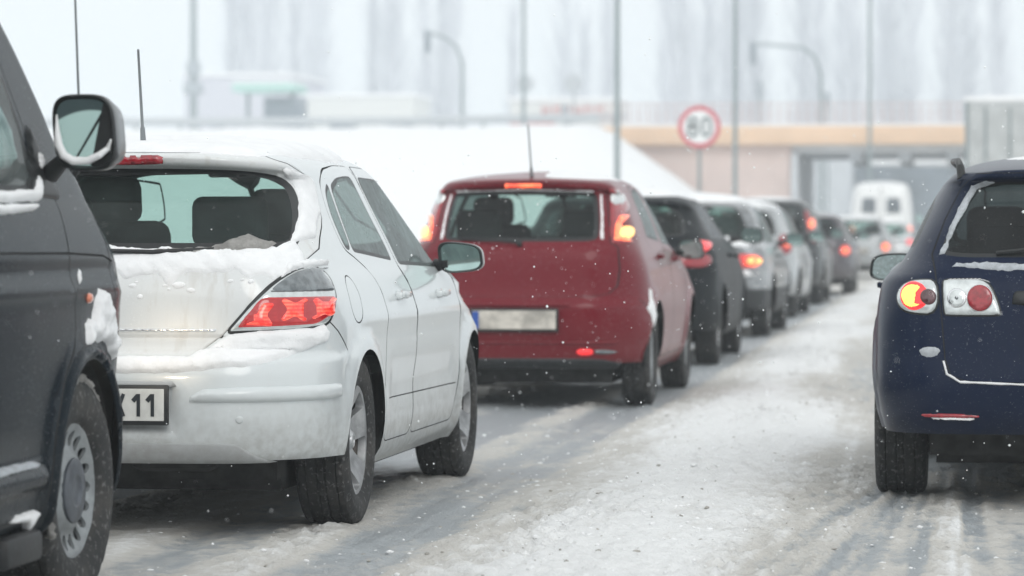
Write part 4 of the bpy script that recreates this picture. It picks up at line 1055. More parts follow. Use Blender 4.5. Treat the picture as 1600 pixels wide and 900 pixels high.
        disc('red_ring', b, .423, .838, .058, CHROME, .0125); disc('red_lens', b, .423, .838, .053, RED_OFF, .018)
        patch(sh, 'bumper_reflector', root, RED_OFF, [('R',.42,.365),('R',.43,.382),('R',.64,.384),('R',.66,.376),('R',.63,.366)], off=.008, bevel=.006, side=s, smooth=1, spacing=.02)
        patch(sh, 'reflector_snow', root, SNOW, [('R',.44,.366),('R',.52,.371),('R',.62,.368),('R',.62,.362),('R',.44,.360)], off=.016, bevel=.006, side=s, spacing=.02, ragged=.003)
        handle(root, sh, .72, .86, s, P_BLUE); handle(root, sh, 1.85, .85, s, P_BLUE)
        patch(sh, 'headlamp', root, HEADG, [('S',3.15,.68),('S',3.0,.76),('S',2.85,.78),('S',2.9,.68)], off=.008, side=s, smooth=1)
        # roof rail with its feet
        bm = bmesh.new(); pts = [(s * .50, -.62, 1.315), (s * .505, -.60, 1.36), (s * .515, -.50, 1.388), (s * .54, -.1, 1.395), (s * .55, .6, 1.405), (s * .53, 1.05, 1.39), (s * .52, 1.15, 1.35)]
        add_tube(bm, pts, [.018, .017, .014, .013, .013, .014, .018], 10); bm_obj('roof_rail', bm, TRIM, root)
        mirror(root, (s * .865, 2.0, .93), .20, .145, s, TRIM, P_BLUE, 0, (s * .79, 2.03, .93), MIRROR_D, taper=.15)
    plate(root, (.03, -1.01, .70), w=.50); patch(sh, 'tailgate_handle', root, TRIM, [('R',-.30,.80),('R',.30,.80),('R',.295,.862),('R',.27,.872),('R',-.27,.872),('R',-.295,.862)], off=.014, bevel=.012, smooth=1)
    patch(sh, 'high_brake_lamp', root, RED_OFF, [('R',-.15,1.312),('R',.15,1.312),('R',.15,1.33),('R',-.15,1.33)], off=.01, bevel=.006, spacing=.02)
    wiper(root, [(0, -.935, 1.0), (-.2, -.905, 1.035), (-.36, -.88, 1.018)])
    # snow and rime
    parts = [body] + [o for o in root.children if o.name.startswith(('roof_skin', 'tailgate'))]
    top_snow('roof_snow', parts, [(-.30,-.2),(0,-.3),(.30,-.2),(.36,.3),(.3,.9),(-.3,.9),(-.36,.3)], .008, root, spacing=.06, bevel=.2, amp=.8)
    patch(sh, 'window_frost', root, RIME, [('R',-.585,1.012),('R',-.555,1.10),('R',-.50,1.22),('R',-.462,1.29),('R',-.40,1.305),('R',-.34,1.30),('R',-.43,1.28),('R',-.475,1.21),('R',-.52,1.12),('R',-.545,1.04),('R',-.565,1.01)], off=.006, bevel=.012, spacing=.012, ragged=.018, nscale=30)
    patch(sh, 'lid_frost', root, RIME, [('R',-.55,.955),('R',-.52,.985),('R',-.2,.978),('R',.3,.98),('R',.3,.962),('R',-.1,.958),('R',-.3,.950)], off=.004, bevel=.02, spacing=.012, ragged=.022)
    patch(sh, 'lamp_frost', root, SNOW, [('R',-.55,.914),('R',-.42,.917),('R',-.37,.90),('R',-.38,.90),('R',-.42,.909),('R',-.55,.908)], off=.014, bevel=.006, spacing=.015, ragged=.003)
    patch(sh, 'seam_snow', root, SNOW, [('R',-.562,.60),('R',-.548,.545),('R',-.50,.514),('R',-.2,.503),('R',.2,.503),('R',.2,.495),('R',-.2,.495),('R',-.50,.505),('R',-.556,.538),('R',-.572,.60)], off=.010, bevel=.006, spacing=.02, ragged=.003)
    patch(sh, 'bumper_snow', root, RIME, [('R',-.655,.650),('R',-.60,.648),('R',-.575,.635),('R',-.59,.61),('R',-.64,.608),('R',-.67,.63)], off=.006, bevel=.03, spacing=.012, ragged=.020, smooth=3)
    patch(sh, 'shoulder_snow', root, RIME, [('S',-.50,.955),('S',-.2,.965),('S',.5,.97),('S',1.2,.965),('S',1.2,.945),('S',.3,.945),('S',-.4,.93)], off=.008, bevel=.02, spacing=.03, ragged=.012, side=-1)
    return root, sh

# ================================================================== THE CHARCOAL VAN (front axle at the origin)
def charcoal_van():
    prof = dict(
        yr=[(.20,-3.86),(.3,-3.93),(.5,-3.96),(1.0,-3.94),(1.2,-3.92),(1.8,-3.80),(1.9,-3.72),(1.95,-3.4),(1.97,-2.6)],
        yf=[(.20,.66),(.30,.83),(.45,.885),(.65,.89),(.80,.93),(.90,.94),(1.0,.93),(1.08,.83),(1.16,.67),(1.22,.54),(1.28,.42),(1.36,.24),(1.5,.08),(1.7,-.17),(1.85,-.38),(1.92,-.56),(1.95,-.80),(1.97,-1.3)],
        w=[(.20,.88),(.26,.925),(.4,.945),(.6,.952),(.95,.952),(1.05,.945),(1.15,.93),(1.22,.912),(1.5,.865),(1.8,.80),(1.88,.75),(1.93,.66),(1.97,.4)],
        rx=[(.2,.12),(1.9,.14),(1.97,.1)], ry=[(.2,.12),(1.9,.14),(1.97,.1)], bow=[(.2,.02),(1.97,.02)], fbow=[(.2,.10),(1.97,.05)],
        fx=[(.2,.42),(.8,.40),(1.1,.34),(1.3,.22),(1.9,.2),(1.97,.1)], fy=[(.2,.42),(.8,.44),(1.1,.42),(1.2,.32),(1.3,.20),(1.9,.15),(1.97,.1)], crown=[(.2,0),(1.0,.02),(1.97,.03)])
    prof['yr'] = [(a, b + .0) for a, b in prof['yr']]
    def deform(x, y, z, w):
        side = smoothstep((x / w - .85) / .12)
        x = x - side * .010 * np.exp(-((z - 1.00) / .035) ** 2) + side * .006 * np.exp(-((z - .945) / .02) ** 2)
        x = x + side * .014 * smoothstep((z - .385) / .01) * smoothstep((.445 - z) / .01) * smoothstep((-.46 - y) / .03)
        x = x - side * .05 * smoothstep((.30 - z) / .1)
        return x, y, z
    dF = [('S',-.175,1.20),('S',-.17,1.06),('S',-.14,.93),('S',-.12,.80),('S',-.16,.76),('S',-.30,.68),('S',-.42,.52),('S',-.47,.30),('S',-1.42,.30),('S',-1.42,1.83),('S',-.80,1.83),('S',-.64,1.72),('S',-.40,1.40),('S',-.30,1.27)]
    c = dict(name='van', label='charcoal passenger van at the left edge, nose close behind the white hatchback', cat='van', loc=(-3.508, 10.348), yaw=-.5, prof=prof, deform=deform,
        wb=-3.0, wheels=[0.0, -3.0], arch=.405, spacing=.045, paint=P_VAN, wx=.935, wr=.332, tw=.215, wk='steel', zb=.25, flare=.022, steer=(-4, 0), cabin=False, gap=.008,
        doors=[dF], side_windows=[('door_glass',[('S',-.38,1.245),('S',-.42,1.36),('S',-.60,1.64),('S',-.72,1.76),('S',-.84,1.79),('S',-1.36,1.79),('S',-1.36,1.20),('S',-.50,1.20)],GLASS_V,'door0'),
            ('side_window',[('S',-1.55,1.18),('S',-1.55,1.78),('S',-2.55,1.78),('S',-2.55,1.18)],GLASS_D,None),('side_window',[('S',-2.7,1.18),('S',-2.7,1.78),('S',-3.7,1.76),('S',-3.75,1.18)],GLASS_D,None)],
        seal=.035, windscreen=[('F',.003,1.24),('F',.6,1.26),('F',.72,1.34),('F',.66,1.6),('F',.6,1.82),('F',.003,1.88)], sglass=GLASS,
        grooves=[dict(pts=[('S',-3.6,1.045),('S',-1.0,1.045),('S',-.17,1.04),('S',.28,1.03),('S',.42,1.01)], w=.008, mirror=True, depth=.006),  # belt crease, its shade line drawn in the dark groove colour
                 dict(pts=[('S',-1.43,.30),('S',-1.43,1.84)], w=.008, mirror=True), dict(pts=[('S',.17,1.27),('S',.30,1.15),('S',.36,1.03),('S',.42,.80),('S',.44,.66)], w=.006, mirror=True)])
    c['doors'] = [dF]
    root, sh, body, made = build_car(c)
    for s in (1, -1):
        patch(sh, 'mirror_triangle', root, TRIM, [('S',-.50,1.205),('S',-.13,1.195),('S',-.20,1.26),('S',-.37,1.42)], off=.010, bevel=.012, side=s)
        # arch lip
        p = circle_S(0, .32, .452, 40, -8, 205); q = circle_S(0, .32, .407, 40, -8, 205)
        patch(sh, 'arch_lip', root, P_VAN, p + q[::-1], off=.012, bevel=.018, side=s, spacing=.03)
        patch(sh, 'side_moulding', root, P_VAN, [('S',-.52,.385),('S',-.52,.455),('S',-1.40,.455),('S',-1.40,.385)], off=.016, bevel=.012, side=s, smooth=0)
        patch(sh, 'indicator_repeater', root, ORANGE, ellipse('S', .03, .905, .028, .017, 18), off=.012, bevel=.010, side=s, spacing=.02)
        h = patch(sh, 'headlamp', root, HEADG, [('F',.42,.72),('F',.44,.90),('F',.60,.93),('F',.74,.95),('F',.80,.86),('F',.74,.74),('F',.6,.70)], off=.012, bevel=.015, side=s, smooth=2)
        handle(root, sh, -1.28, .98, s, P_VAN, .2)
        b = rbox('headlamp_bulb', (s * .60, .80, .82), (.14, .05, .10), HEAD, h, .02, 2)
        seat(root, s * .42, -1.05, z0=.65, top=1.62, w=.52)
    rbox('step', (.93, -.72, .22), (.06, .36, .09), PLASTIC, root, .02); rbox('step', (-.93, -.72, .22), (.06, .36, .09), PLASTIC, root, .02)
    rbox('dashboard', (0, -.08, 1.05), (1.6, .5, .22), CABIN, root, .08, 3); rbox('cabin_floor', (0, -1.9, .55), (1.7, 3.6, .05), CABIN, root)
    patch(sh, 'front_bumper', root, P_VAN, [('F',.003,.25),('F',.6,.25),('S',.56,.27),('S',.52,.60),('F',.7,.62),('F',.003,.60)], off=.02, bevel=.03, spacing=.05, mirror=True)
    patch(sh, 'grille', root, TRIM, [('F',.003,.72),('F',.36,.72),('F',.38,.90),('F',.003,.92)], off=.012, bevel=.012, mirror=True)
    m = mirror(root, (1.024, -.33, 1.390), .186, .222, 1, TRIM, P_VANCAP, -3, (.90, -.27, 1.27), MIRROR_V, taper=.0, deep=.17)
    m.children[0].rotation_euler = (R(2), 0, R(10)); m.children[0].location = (0, .004, 0)
    mirror(root, (-1.036, -.33, 1.375), .200, .212, -1, TRIM, P_VANCAP, 4, (-.90, -.27, 1.27), MIRROR_V, taper=.0, deep=.11)
    # snow on the mirror's lower lip, the sill of the window, the wing
    bm = bmesh.new(); pp = [(-.083, .052), (-.080, .0), (-.076, -.035), (-.062, -.066), (-.03, -.082), (.01, -.082), (.05, -.066), (.072, -.046), (.086, -.022)]
    rr = [.003, .009, .013, .013, .013, .012, .010, .008, .003]
    add_tube(bm, [(x * .98, -.004 + .01 * math.sin(i * 3), z) for i, (x, z) in enumerate(pp)], rr, 10)
    bm_obj('mirror_snow', bm, SNOW, m)
    bm = bmesh.new()
    for i in range(46):          # dark beads standing in for a dotted line reflected in the glass
        t = i / 45; add_box(bm, (.052 - .075 * t, .004, .055 - .125 * t), (.0042, .004, .0030), None)
        if i % 3 == 0: add_box(bm, (.0505 - .075 * t, .0045, .055 - .125 * t), (.0016, .003, .0060), None)
    bm_obj('reflected_beads', bm, TRIM, m, False)
    patch(sh, 'sill_snow', root, SNOW, [('S',-.375,1.275),('S',-.36,1.24),('S',-.40,1.19),('S',-.62,1.185),('S',-1.36,1.18),('S',-1.36,1.205),('S',-.9,1.215),('S',-.62,1.222),('S',-.46,1.225),('S',-.41,1.255)], off=.022, bevel=.02, spacing=.016, noise_amp=.006, ragged=.008, nscale=18)
    patch(sh, 'sill_snow_lower', root, SNOW, [('S',-.42,1.178),('S',-.50,1.160),('S',-.9,1.15),('S',-1.36,1.15),('S',-1.36,1.17),('S',-.8,1.178),('S',-.50,1.185)], off=.018, bevel=.012, spacing=.016, noise_amp=.004, ragged=.006, nscale=18)
    patch(sh, 'corner_snow', root, SNOW, [('S',-.345,1.30),('S',-.325,1.335),('S',-.285,1.325),('S',-.27,1.295),('S',-.31,1.28)], off=.022, bevel=.015, spacing=.012, ragged=.004)
    patch(sh, 'wing_snow', root, SNOW, [('S',.10,.905),('S',.16,.935),('S',.22,.925),('S',.27,.88),('S',.34,.80),('S',.38,.70),('S',.33,.72),('S',.26,.765),('S',.12,.775),('S',.05,.785),('S',.01,.765),('S',-.03,.755),('S',-.04,.775),('S',-.01,.83),('S',.03,.845),('S',.06,.83),('S',.08,.87)], off=.030, bevel=.03, spacing=.010, noise_amp=.016, ragged=.016, nscale=34)
    patch(sh, 'wing_snow', root, SNOW, [('S',-.07,.975),('S',-.05,1.0),('S',-.03,.985),('S',-.04,.955),('S',-.06,.945)], off=.010, bevel=.012, spacing=.012, ragged=.003)
    patch(sh, 'moulding_snow', root, RIME, [('S',-.56,.45),('S',-.60,.462),('S',-.9,.465),('S',-1.38,.46),('S',-1.38,.425),('S',-.8,.43),('S',-.6,.437)], off=.024, bevel=.015, spacing=.02, ragged=.006)
    patch(sh, 'sill_ice', root, SNOW, [('S',-.50,.31),('S',-.56,.322),('S',-.75,.318),('S',-.8,.30),('S',-.66,.29),('S',-.6,.262),('S',-.57,.29)], off=.02, bevel=.012, spacing=.016, ragged=.006)
    antenna(root, (.868, .24, 1.30), (.892, .06, 1.95), foot=False); tube('antenna_foot', [(.78, .24, 1.22), (.84, .24, 1.27), (.868, .24, 1.31)], .012, TRIM, root)
    # packed snow caught in the front tyre's tread
    rnd = random.Random(5); bm = bmesh.new()
    for i in range(520):
        a = R(rnd.uniform(18, 200)); k = rnd.random()
        x = .725 + .205 * (.97 - abs(rnd.gauss(0, .07))) if k < .6 else .72 + .2 * rnd.random() ** .5
        if k >= .6 and not (60 < math.degrees(a) < 120): continue
        s = rnd.uniform(.006, .017); rr_ = .334 + rnd.uniform(-.008, .005)
        m4 = Matrix.Translation((x, rr_ * math.cos(a), .332 + rr_ * math.sin(a))) @ Matrix.Rotation(rnd.random() * 6, 4, Vector((rnd.random(), rnd.random(), rnd.random() + .1)).normalized()) @ Matrix.Diagonal((s, s * rnd.uniform(.6, 1.3), s * rnd.uniform(.5, 1), 1))
        bmesh.ops.create_icosphere(bm, subdivisions=1, radius=1, matrix=m4)
    tag(bm_obj('tread_snow', bm, DSNOW, root), kind='stuff')
    # its dipped headlamps light the tail of the white car
    for s in (1, -1):
        l = bpy.data.lights.new('headlamp_beam', 'SPOT'); l.energy = 13; l.color = (1, .80, .56); l.spot_size = R(26); l.spot_blend = 1.0; l.shadow_soft_size = .06
        lo = bpy.data.objects.new('headlamp_beam', l); link(lo, root); lo.location = (s * .60, .93, .80); lo.rotation_euler = (R(86), 0, R(-6))
    return root, sh

# ================================================================== THE QUEUE BEHIND THEM
def queue_car(name, label, loc, yaw, H=1.46, wb=2.6, ro=.78, fo=.82, W=.86, style='hatch', paintm=None, low=None, belt=.93, glassm=None, roof_snow=.03, deck_snow=0.0,
              lamps=None, wk='cap', group='cars queuing ahead in the left lane', mirrors=True, cladding=None, plate_z=None, rails=False, lid_snow=False, sideglass=None, sp=.075, boot_snow=0):
    deck = belt + .02
    if style == 'hatch':
        yr = [(.22,-ro+.16),(.28,-ro+.06),(.36,-ro+.01),(.5,-ro),(.62,-ro+.02),(.68,-ro+.08),(.9,-ro+.12),(belt+.05,-ro+.18),(H-.14,-ro+.42),(H-.125,-ro+.37),(H-.10,-ro+.38),(H-.07,-ro+.48),(H-.03,-ro+.85),(H,.55)]
    elif style == 'mpv':
        yr = [(.22,-ro+.12),(.28,-ro+.04),(.36,-ro+.01),(.5,-ro),(.62,-ro+.02),(.68,-ro+.06),(.9,-ro+.08),(belt+.05,-ro+.12),(H-.14,-ro+.26),(H-.10,-ro+.24),(H-.07,-ro+.32),(H-.03,-ro+.65),(H,.55)]
    else:
        yr = [(.22,-ro+.18),(.28,-ro+.06),(.36,-ro+.01),(.5,-ro),(.62,-ro+.02),(.68,-ro+.06),(.86,-ro+.08),(deck-.05,-ro+.09),(deck,-ro+.18),(deck+.04,-ro+.48),(deck+.06,-ro+.56),(H-.12,.02),(H-.07,.20),(H-.03,.45),(H,.75)]
    f = wb + fo
    yf = [(.22,f-.2),(.3,f-.05),(.5,f),(.65,f-.04),(.76,f-.2),(.86,f-.5),(belt,f-.9),(belt+.05,f-1.15),(1.1,f-1.4),(H-.2,f-1.72),(H-.08,f-1.98),(H-.03,f-2.25),(H,.95 if style != 'sedan' else 1.1)]
    w = [(.22,W-.08),(.27,W-.03),(.4,W-.004),(.58,W),(.76,W-.005),(belt-.06,W-.025),(belt,W-.05),(belt+.05,W-.085),(H-.3,W-.15),(H-.14,W-.235),(H-.08,W-.29),(H-.045,W-.36),(H-.02,W-.48),(H,.18)]
    prof = dict(yr=yr, yf=yf, w=w, rx=[(.2,.36),(.6,.36),(belt,.30),(H-.15,.22),(H,.06)], ry=[(.2,.34),(.6,.38),(belt,.36),(H-.15,.26 if style != 'sedan' else .12),(H,.05)],
        bow=[(.2,.05),(belt,.05),(H-.1,.06),(H,.02)], fbow=[(.2,.12),(H,.04)], fx=[(.2,.5),(1.0,.4),(H-.1,.22),(H,.06)], fy=[(.2,.5),(belt,.5),(1.1,.36),(H-.1,.2),(H,.05)],
        crown=[(.2,0),(.7,.0),(belt,.02),(H,.045)])
    # greenhouse outline on the side
    def ys(z): return float(np.interp(z, [a for a, _ in yr], [b for _, b in yr]))
    def yfz(z): return float(np.interp(z, [a for a, _ in yf], [b for _, b in yf]))
    zt = H - .115; zb = belt + .045; bp = wb * .47
    if style == 'sedan': a0, a1 = ys(zb) + .62 if False else .18, .52
    else: a0, a1 = ys(zb) + .60, ys(zt) + .48
    if style == 'mpv': a0, a1 = ys(zb) + .42, ys(zt) + .36
    r1 = [('S',a0,zb),('S',a0+.03,(zb+zt)/2),('S',a1,zt-.03),('S',a1+.2,zt),('S',bp-.05,zt),('S',bp-.02,zb-.01)]
    r2 = [('S',bp+.06,zt),('S',yfz(zt)-.42,zt),('S',yfz(1.15)-.46,1.15),('S',yfz(zb)-.5,zb-.02),('S',bp+.08,zb-.015)]
    dR = [('S',a0-.05,zb+.02),('S',a1-.05,zt+.03),('S',bp,zt+.035),('S',bp+.03,.9),('S',bp+.03,.5),('S',bp-.03,.30),('S',.48,.30),('S',.46,.5),('S',.5,.72),('S',.36,.9)]
    dF = [('S',bp+.01,zt+.035),('S',yfz(zt)-.36,zt+.03),('S',yfz(zb)-.40,zb),('S',wb-.42,.8),('S',wb-.46,.5),('S',wb-.5,.30),('S',bp-.02,.30),('S',bp+.04,.5),('S',bp+.04,.9)]
    ww = W - .28
    tg = [('R',.2,.66),('R',.45,.665),('R',W-.33,.70),('R',W-.27,.80),('R',W-.24,belt),('R',W-.245,belt+.1),('R',W-.34,H-.13),('R',W-.40,H-.09)]
    rw = [('R',.35,belt+.06),('R',W-.30,belt+.065),('R',W-.27,belt+.09),('R',W-.32,(belt+H)/2+.02),('R',W-.385,H-.16),('R',W-.44,H-.135),('R',.2,H-.125)]
    if style == 'sedan':
        tg = [('R',.2,.60),('R',.45,.605),('R',W-.36,.64),('R',W-.33,.75),('R',W-.26,deck-.03),('R',W-.22,deck+.005),('R',W-.26,deck+.045),('R',.2,deck+.05)]
        rw = [('R',.35,deck+.075),('R',W-.25,deck+.08),('R',W-.24,deck+.10),('R',W-.31,(belt+H)/2+.04),('R',W-.385,H-.13),('R',W-.45,H-.105),('R',.2,H-.095)]
    c = dict(name=name, label=label, cat='car', loc=loc, yaw=yaw, group=group, prof=prof, wb=wb, arch=.35, spacing=sp, paint=paintm, wx=W-.035, wr=.315, tw=.195, wk=wk, low=True, zb=.24,
        tailgate=tg, doors=[dR, dF], side_windows=[('door_glass', r1, sideglass or GLASS_S, 'door0'), ('door_glass', r2, sideglass or GLASS_S, 'door1')], rear_window=rw, rearglass=glassm or GLASS, rseal=.03, gap=.01,
        windscreen=[('F',.003,belt+.09),('F',.45,belt+.10),('F',W-.24,belt+.13),('F',W-.34,H-.2),('F',W-.40,H-.1),('F',.003,H-.07)], belt=belt+.01, stop=min(1.26, H-.2), cyr=-ro+.35, cw=W-.26)
    if low: c['lower'] = low
    root, sh, body, made = build_car(c)
    lit = []
    for L in (lamps or []):
        for s in (1, -1):
            if L.get('side') and s != L['side']: continue
            patch(sh, L.get('name', 'tail_lamp'), root, L['mat'], L['pts'], off=L.get('off', .012), bevel=.014, smooth=2, side=s, spacing=.04)
    for s in (1, -1):
        handle(root, sh, bp - .32, belt - .10, s, paintm); handle(root, sh, wb - .98, belt - .11, s, paintm)
        if mirrors: mirror(root, (s * (W + .10), wb - .62, belt + .07), .20, .14, s, TRIM, paintm, -3 * s, (s * (W - .09), wb - .58, belt + .03))
        patch(sh, 'headlamp', root, HEADG, [('S',f-.35,.70),('S',f-.5,.78),('S',f-.62,.78),('S',f-.5,.68)], off=.008, side=s, smooth=1, spacing=.05)
        if rails: tube('roof_rail', [(s * (W - .36), -ro + .6, H - .05), (s * (W - .355), -ro + .7, H + .02), (s * (W - .34), .5, H + .03), (s * (W - .34), 1.1, H + .01), (s * (W - .34), 1.2, H - .04)], .016, TRIM, root)
    plate(root, (0, -ro - .012, plate_z or .50), mat=PLATE_D)
    if style != 'sedan': wiper(root, [(0, -ro + .12, belt + .05), (-.2, -ro + .15, belt + .07), (-.4, -ro + .2, belt + .065)])
    parts = [body] + [o for o in root.children if o.name.startswith(('roof_skin', 'tailgate'))]
    if roof_snow:
        x = W - .36; y0 = -ro + .58 if style != 'sedan' else .28
        if style == 'mpv': y0 = -ro + .42
        top_snow('roof_snow', parts, [(-x, y0 + .08), (0, y0 - .04), (x, y0 + .08), (x + .05, .8), (x, wb - 1.15), (0, wb - 1.0), (-x, wb - 1.15), (-x - .05, .8)], roof_snow, root, spacing=.09, bevel=.12, drop=.012)
    if boot_snow:
        x = W - .20
        top_snow('boot_snow', parts, [(-x, -ro + .22), (0, -ro + .10), (x, -ro + .22), (x, -ro + .5), (x - .08, -ro + .62), (-x + .08, -ro + .62), (-x, -ro + .5)], boot_snow, root, spacing=.07, bevel=.10, drop=.01)
        patch(sh, 'bumper_snow', root, SNOW, [('R',-W+.2,.70),('R',0,.66),('R',W-.2,.70),('R',W-.15,.64),('R',0,.60),('R',-W+.15,.64)], off=.03, bevel=.04, spacing=.05, noise_amp=.01, ragged=.01)
    return root, sh

def lampset(W, z0, z1, x0, bright, base=None, wrap=True):
    """one tail lamp outline each side with a lit core in it"""
    o = [('R',x0,z0),('R',x0+.02,z1),('R',W-.12,z1),('S',None,z1)]
    pts = [('R',x0,z0),('R',x0,z1),('R',W-.13,z1),('R',W-.075,(z0+z1)/2),('R',W-.10,z0)]
    out = [dict(pts=pts, mat=base or RED_OFF, off=.012)]
    if bright:
        cx, cz = bright[0], bright[1]; r = bright[2]
        out.append(dict(pts=ellipse('R', cx, cz, r, r, 14), mat=RED_HOT, off=.018, name='brake_lens'))
        if len(bright) > 3: out.append(dict(pts=ellipse('R', cx, cz, r * bright[3], r * bright[3], 12), mat=YEL_HOT, off=.022, name='brake_bulb_glow'))
    return out

# ================================================================== ROAD AND GROUND
def slush(X, Y):
    """height and cleanness of the trampled snow on the carriageway"""
    n1 = fbm(X * 1.5 + 5, Y * .16 + 2, 4); n2 = fbm(X * 7, Y * 1.8, 4, .6); n3 = fbm(X * 24, Y * 15, 3, .65); n4 = smoothstep((fbm(X * 1.9 + 9, Y * .5, 3) - .42) / .2)
    bend = (n1 - .5) * .35
    rc = -1.22 + .10 * np.sin(Y * .11) + bend
    ridge = np.exp(-((X - rc) / .42) ** 2) * (1 + .15 * np.sin(Y * .7))
    left = np.exp(-((X + 4.9 + bend) / .55) ** 2) + smoothstep((-5.2 - X) / .8)
    def rut(c, w): return np.exp(-np.abs((X - c + bend * .12) / w) ** 4)
    ruts = 1.5 * rut(-1.98, .20) + 1.4 * rut(-3.55, .22) + 1.2 * rut(-2.6, .19) + .9 * rut(-.22, .16) + .9 * rut(.18, .12) + rut(1.35, .22) + .4 * rut(.62, .10)
    ruts = np.clip(ruts, 0, 1.5)
    h = .045 * ridge + .09 * np.clip(left, 0, 1) - .010 * ruts + (.006 + .014 * ridge) * (n2 - .5) + .060 * (n3 - .5) * (.25 + .9 * n4 + .5 * ridge) * (1 - .55 * np.clip(ruts, 0, 1))
    # fine tread lines along the ruts
    h += .0022 * np.sin(X * 88 + 22 * n1) * ruts * smoothstep((X + 1.0) / .4) + .012 * (fbm(X * 22, Y * .7, 2) - .5) * ruts
    clean = np.clip(.30 + .66 * ridge + .8 * np.clip(left, 0, 1) - .27 * ruts + .75 * (n1 - .5) + .45 * (n2 - .5) + .45 * (n3 - .5) + .5 * (fbm(X * 16, Y * .35, 2) - .5) * smoothstep((X + .9) / .5), 0, 1)
    for c0, k, wd in ((-.62, .085, .05), (-.40, .05, .035), (-.30, .03, .05), (-.12, .02, .03), (.10, -.01, .05), (.02, .015, .02), (1.3, 0, .06), (1.5, .01, .04)):
        dx = X - (c0 + k * (Y - 11.5)); on = smoothstep((17.5 - Y) / 3) if k > .02 else 1.0
        g = np.exp(-(dx / wd) ** 4) * on * (.6 + .8 * (fbm(X * 3 + c0 * 9, Y * .8, 2) - .5)); e = np.exp(-((np.abs(dx) - wd * 1.25) / (wd * .35)) ** 2) * on
        h = h - .007 * g + .005 * e; clean = np.clip(clean - .34 * g + .16 * e, 0, 1)
    return h, clean
def road_mat():
    m, nt, out = newmat('road_slush')
    p = N(nt, 'ShaderNodeBsdfPrincipled'); tc = N(nt, 'ShaderNodeTexCoord'); ob = tc.outputs['Object']
    at = N(nt, 'ShaderNodeAttribute'); at.attribute_name = 'clean'; cl = at.outputs['Fac']
    n1 = noise(nt, ob, 3.0, 6, .65, (1, .14, 1)); n2 = noise(nt, ob, 26, 6, .75); n3 = noise(nt, ob, 75, 3, .6)
    f = math2(nt, 'ADD', cl, math2(nt, 'MULTIPLY', math2(nt, 'SUBTRACT', n1, .5), .5))
    f = math2(nt, 'ADD', f, math2(nt, 'MULTIPLY', math2(nt, 'SUBTRACT', n2, .5), .62))
    c = mixc(nt, ramp(nt, f, .02, .36), (.36, .39, .41), (.58, .565, .53))
    c = mixc(nt, ramp(nt, f, .34, .88), c, (.86, .87, .87))
    sp = math2(nt, 'MULTIPLY', ramp(nt, n3, .58, .70), ramp(nt, n2, .42, .6)); c = mixc(nt, math2(nt, 'MULTIPLY', sp, .5), c, (.38, .36, .32))
    nt.links.new(c, p.inputs['Base Color'])
    nt.links.new(ramp(nt, f, .0, .5, .38, .85), p.inputs['Roughness'])
    hh = math2(nt, 'ADD', math2(nt, 'MULTIPLY', n2, .6), math2(nt, 'MULTIPLY', n3, .4))
    nt.links.new(bump(nt, hh, .8, .03), p.inputs['Normal'])
    nt.links.new(p.outputs[0], out.inputs[0]); return m
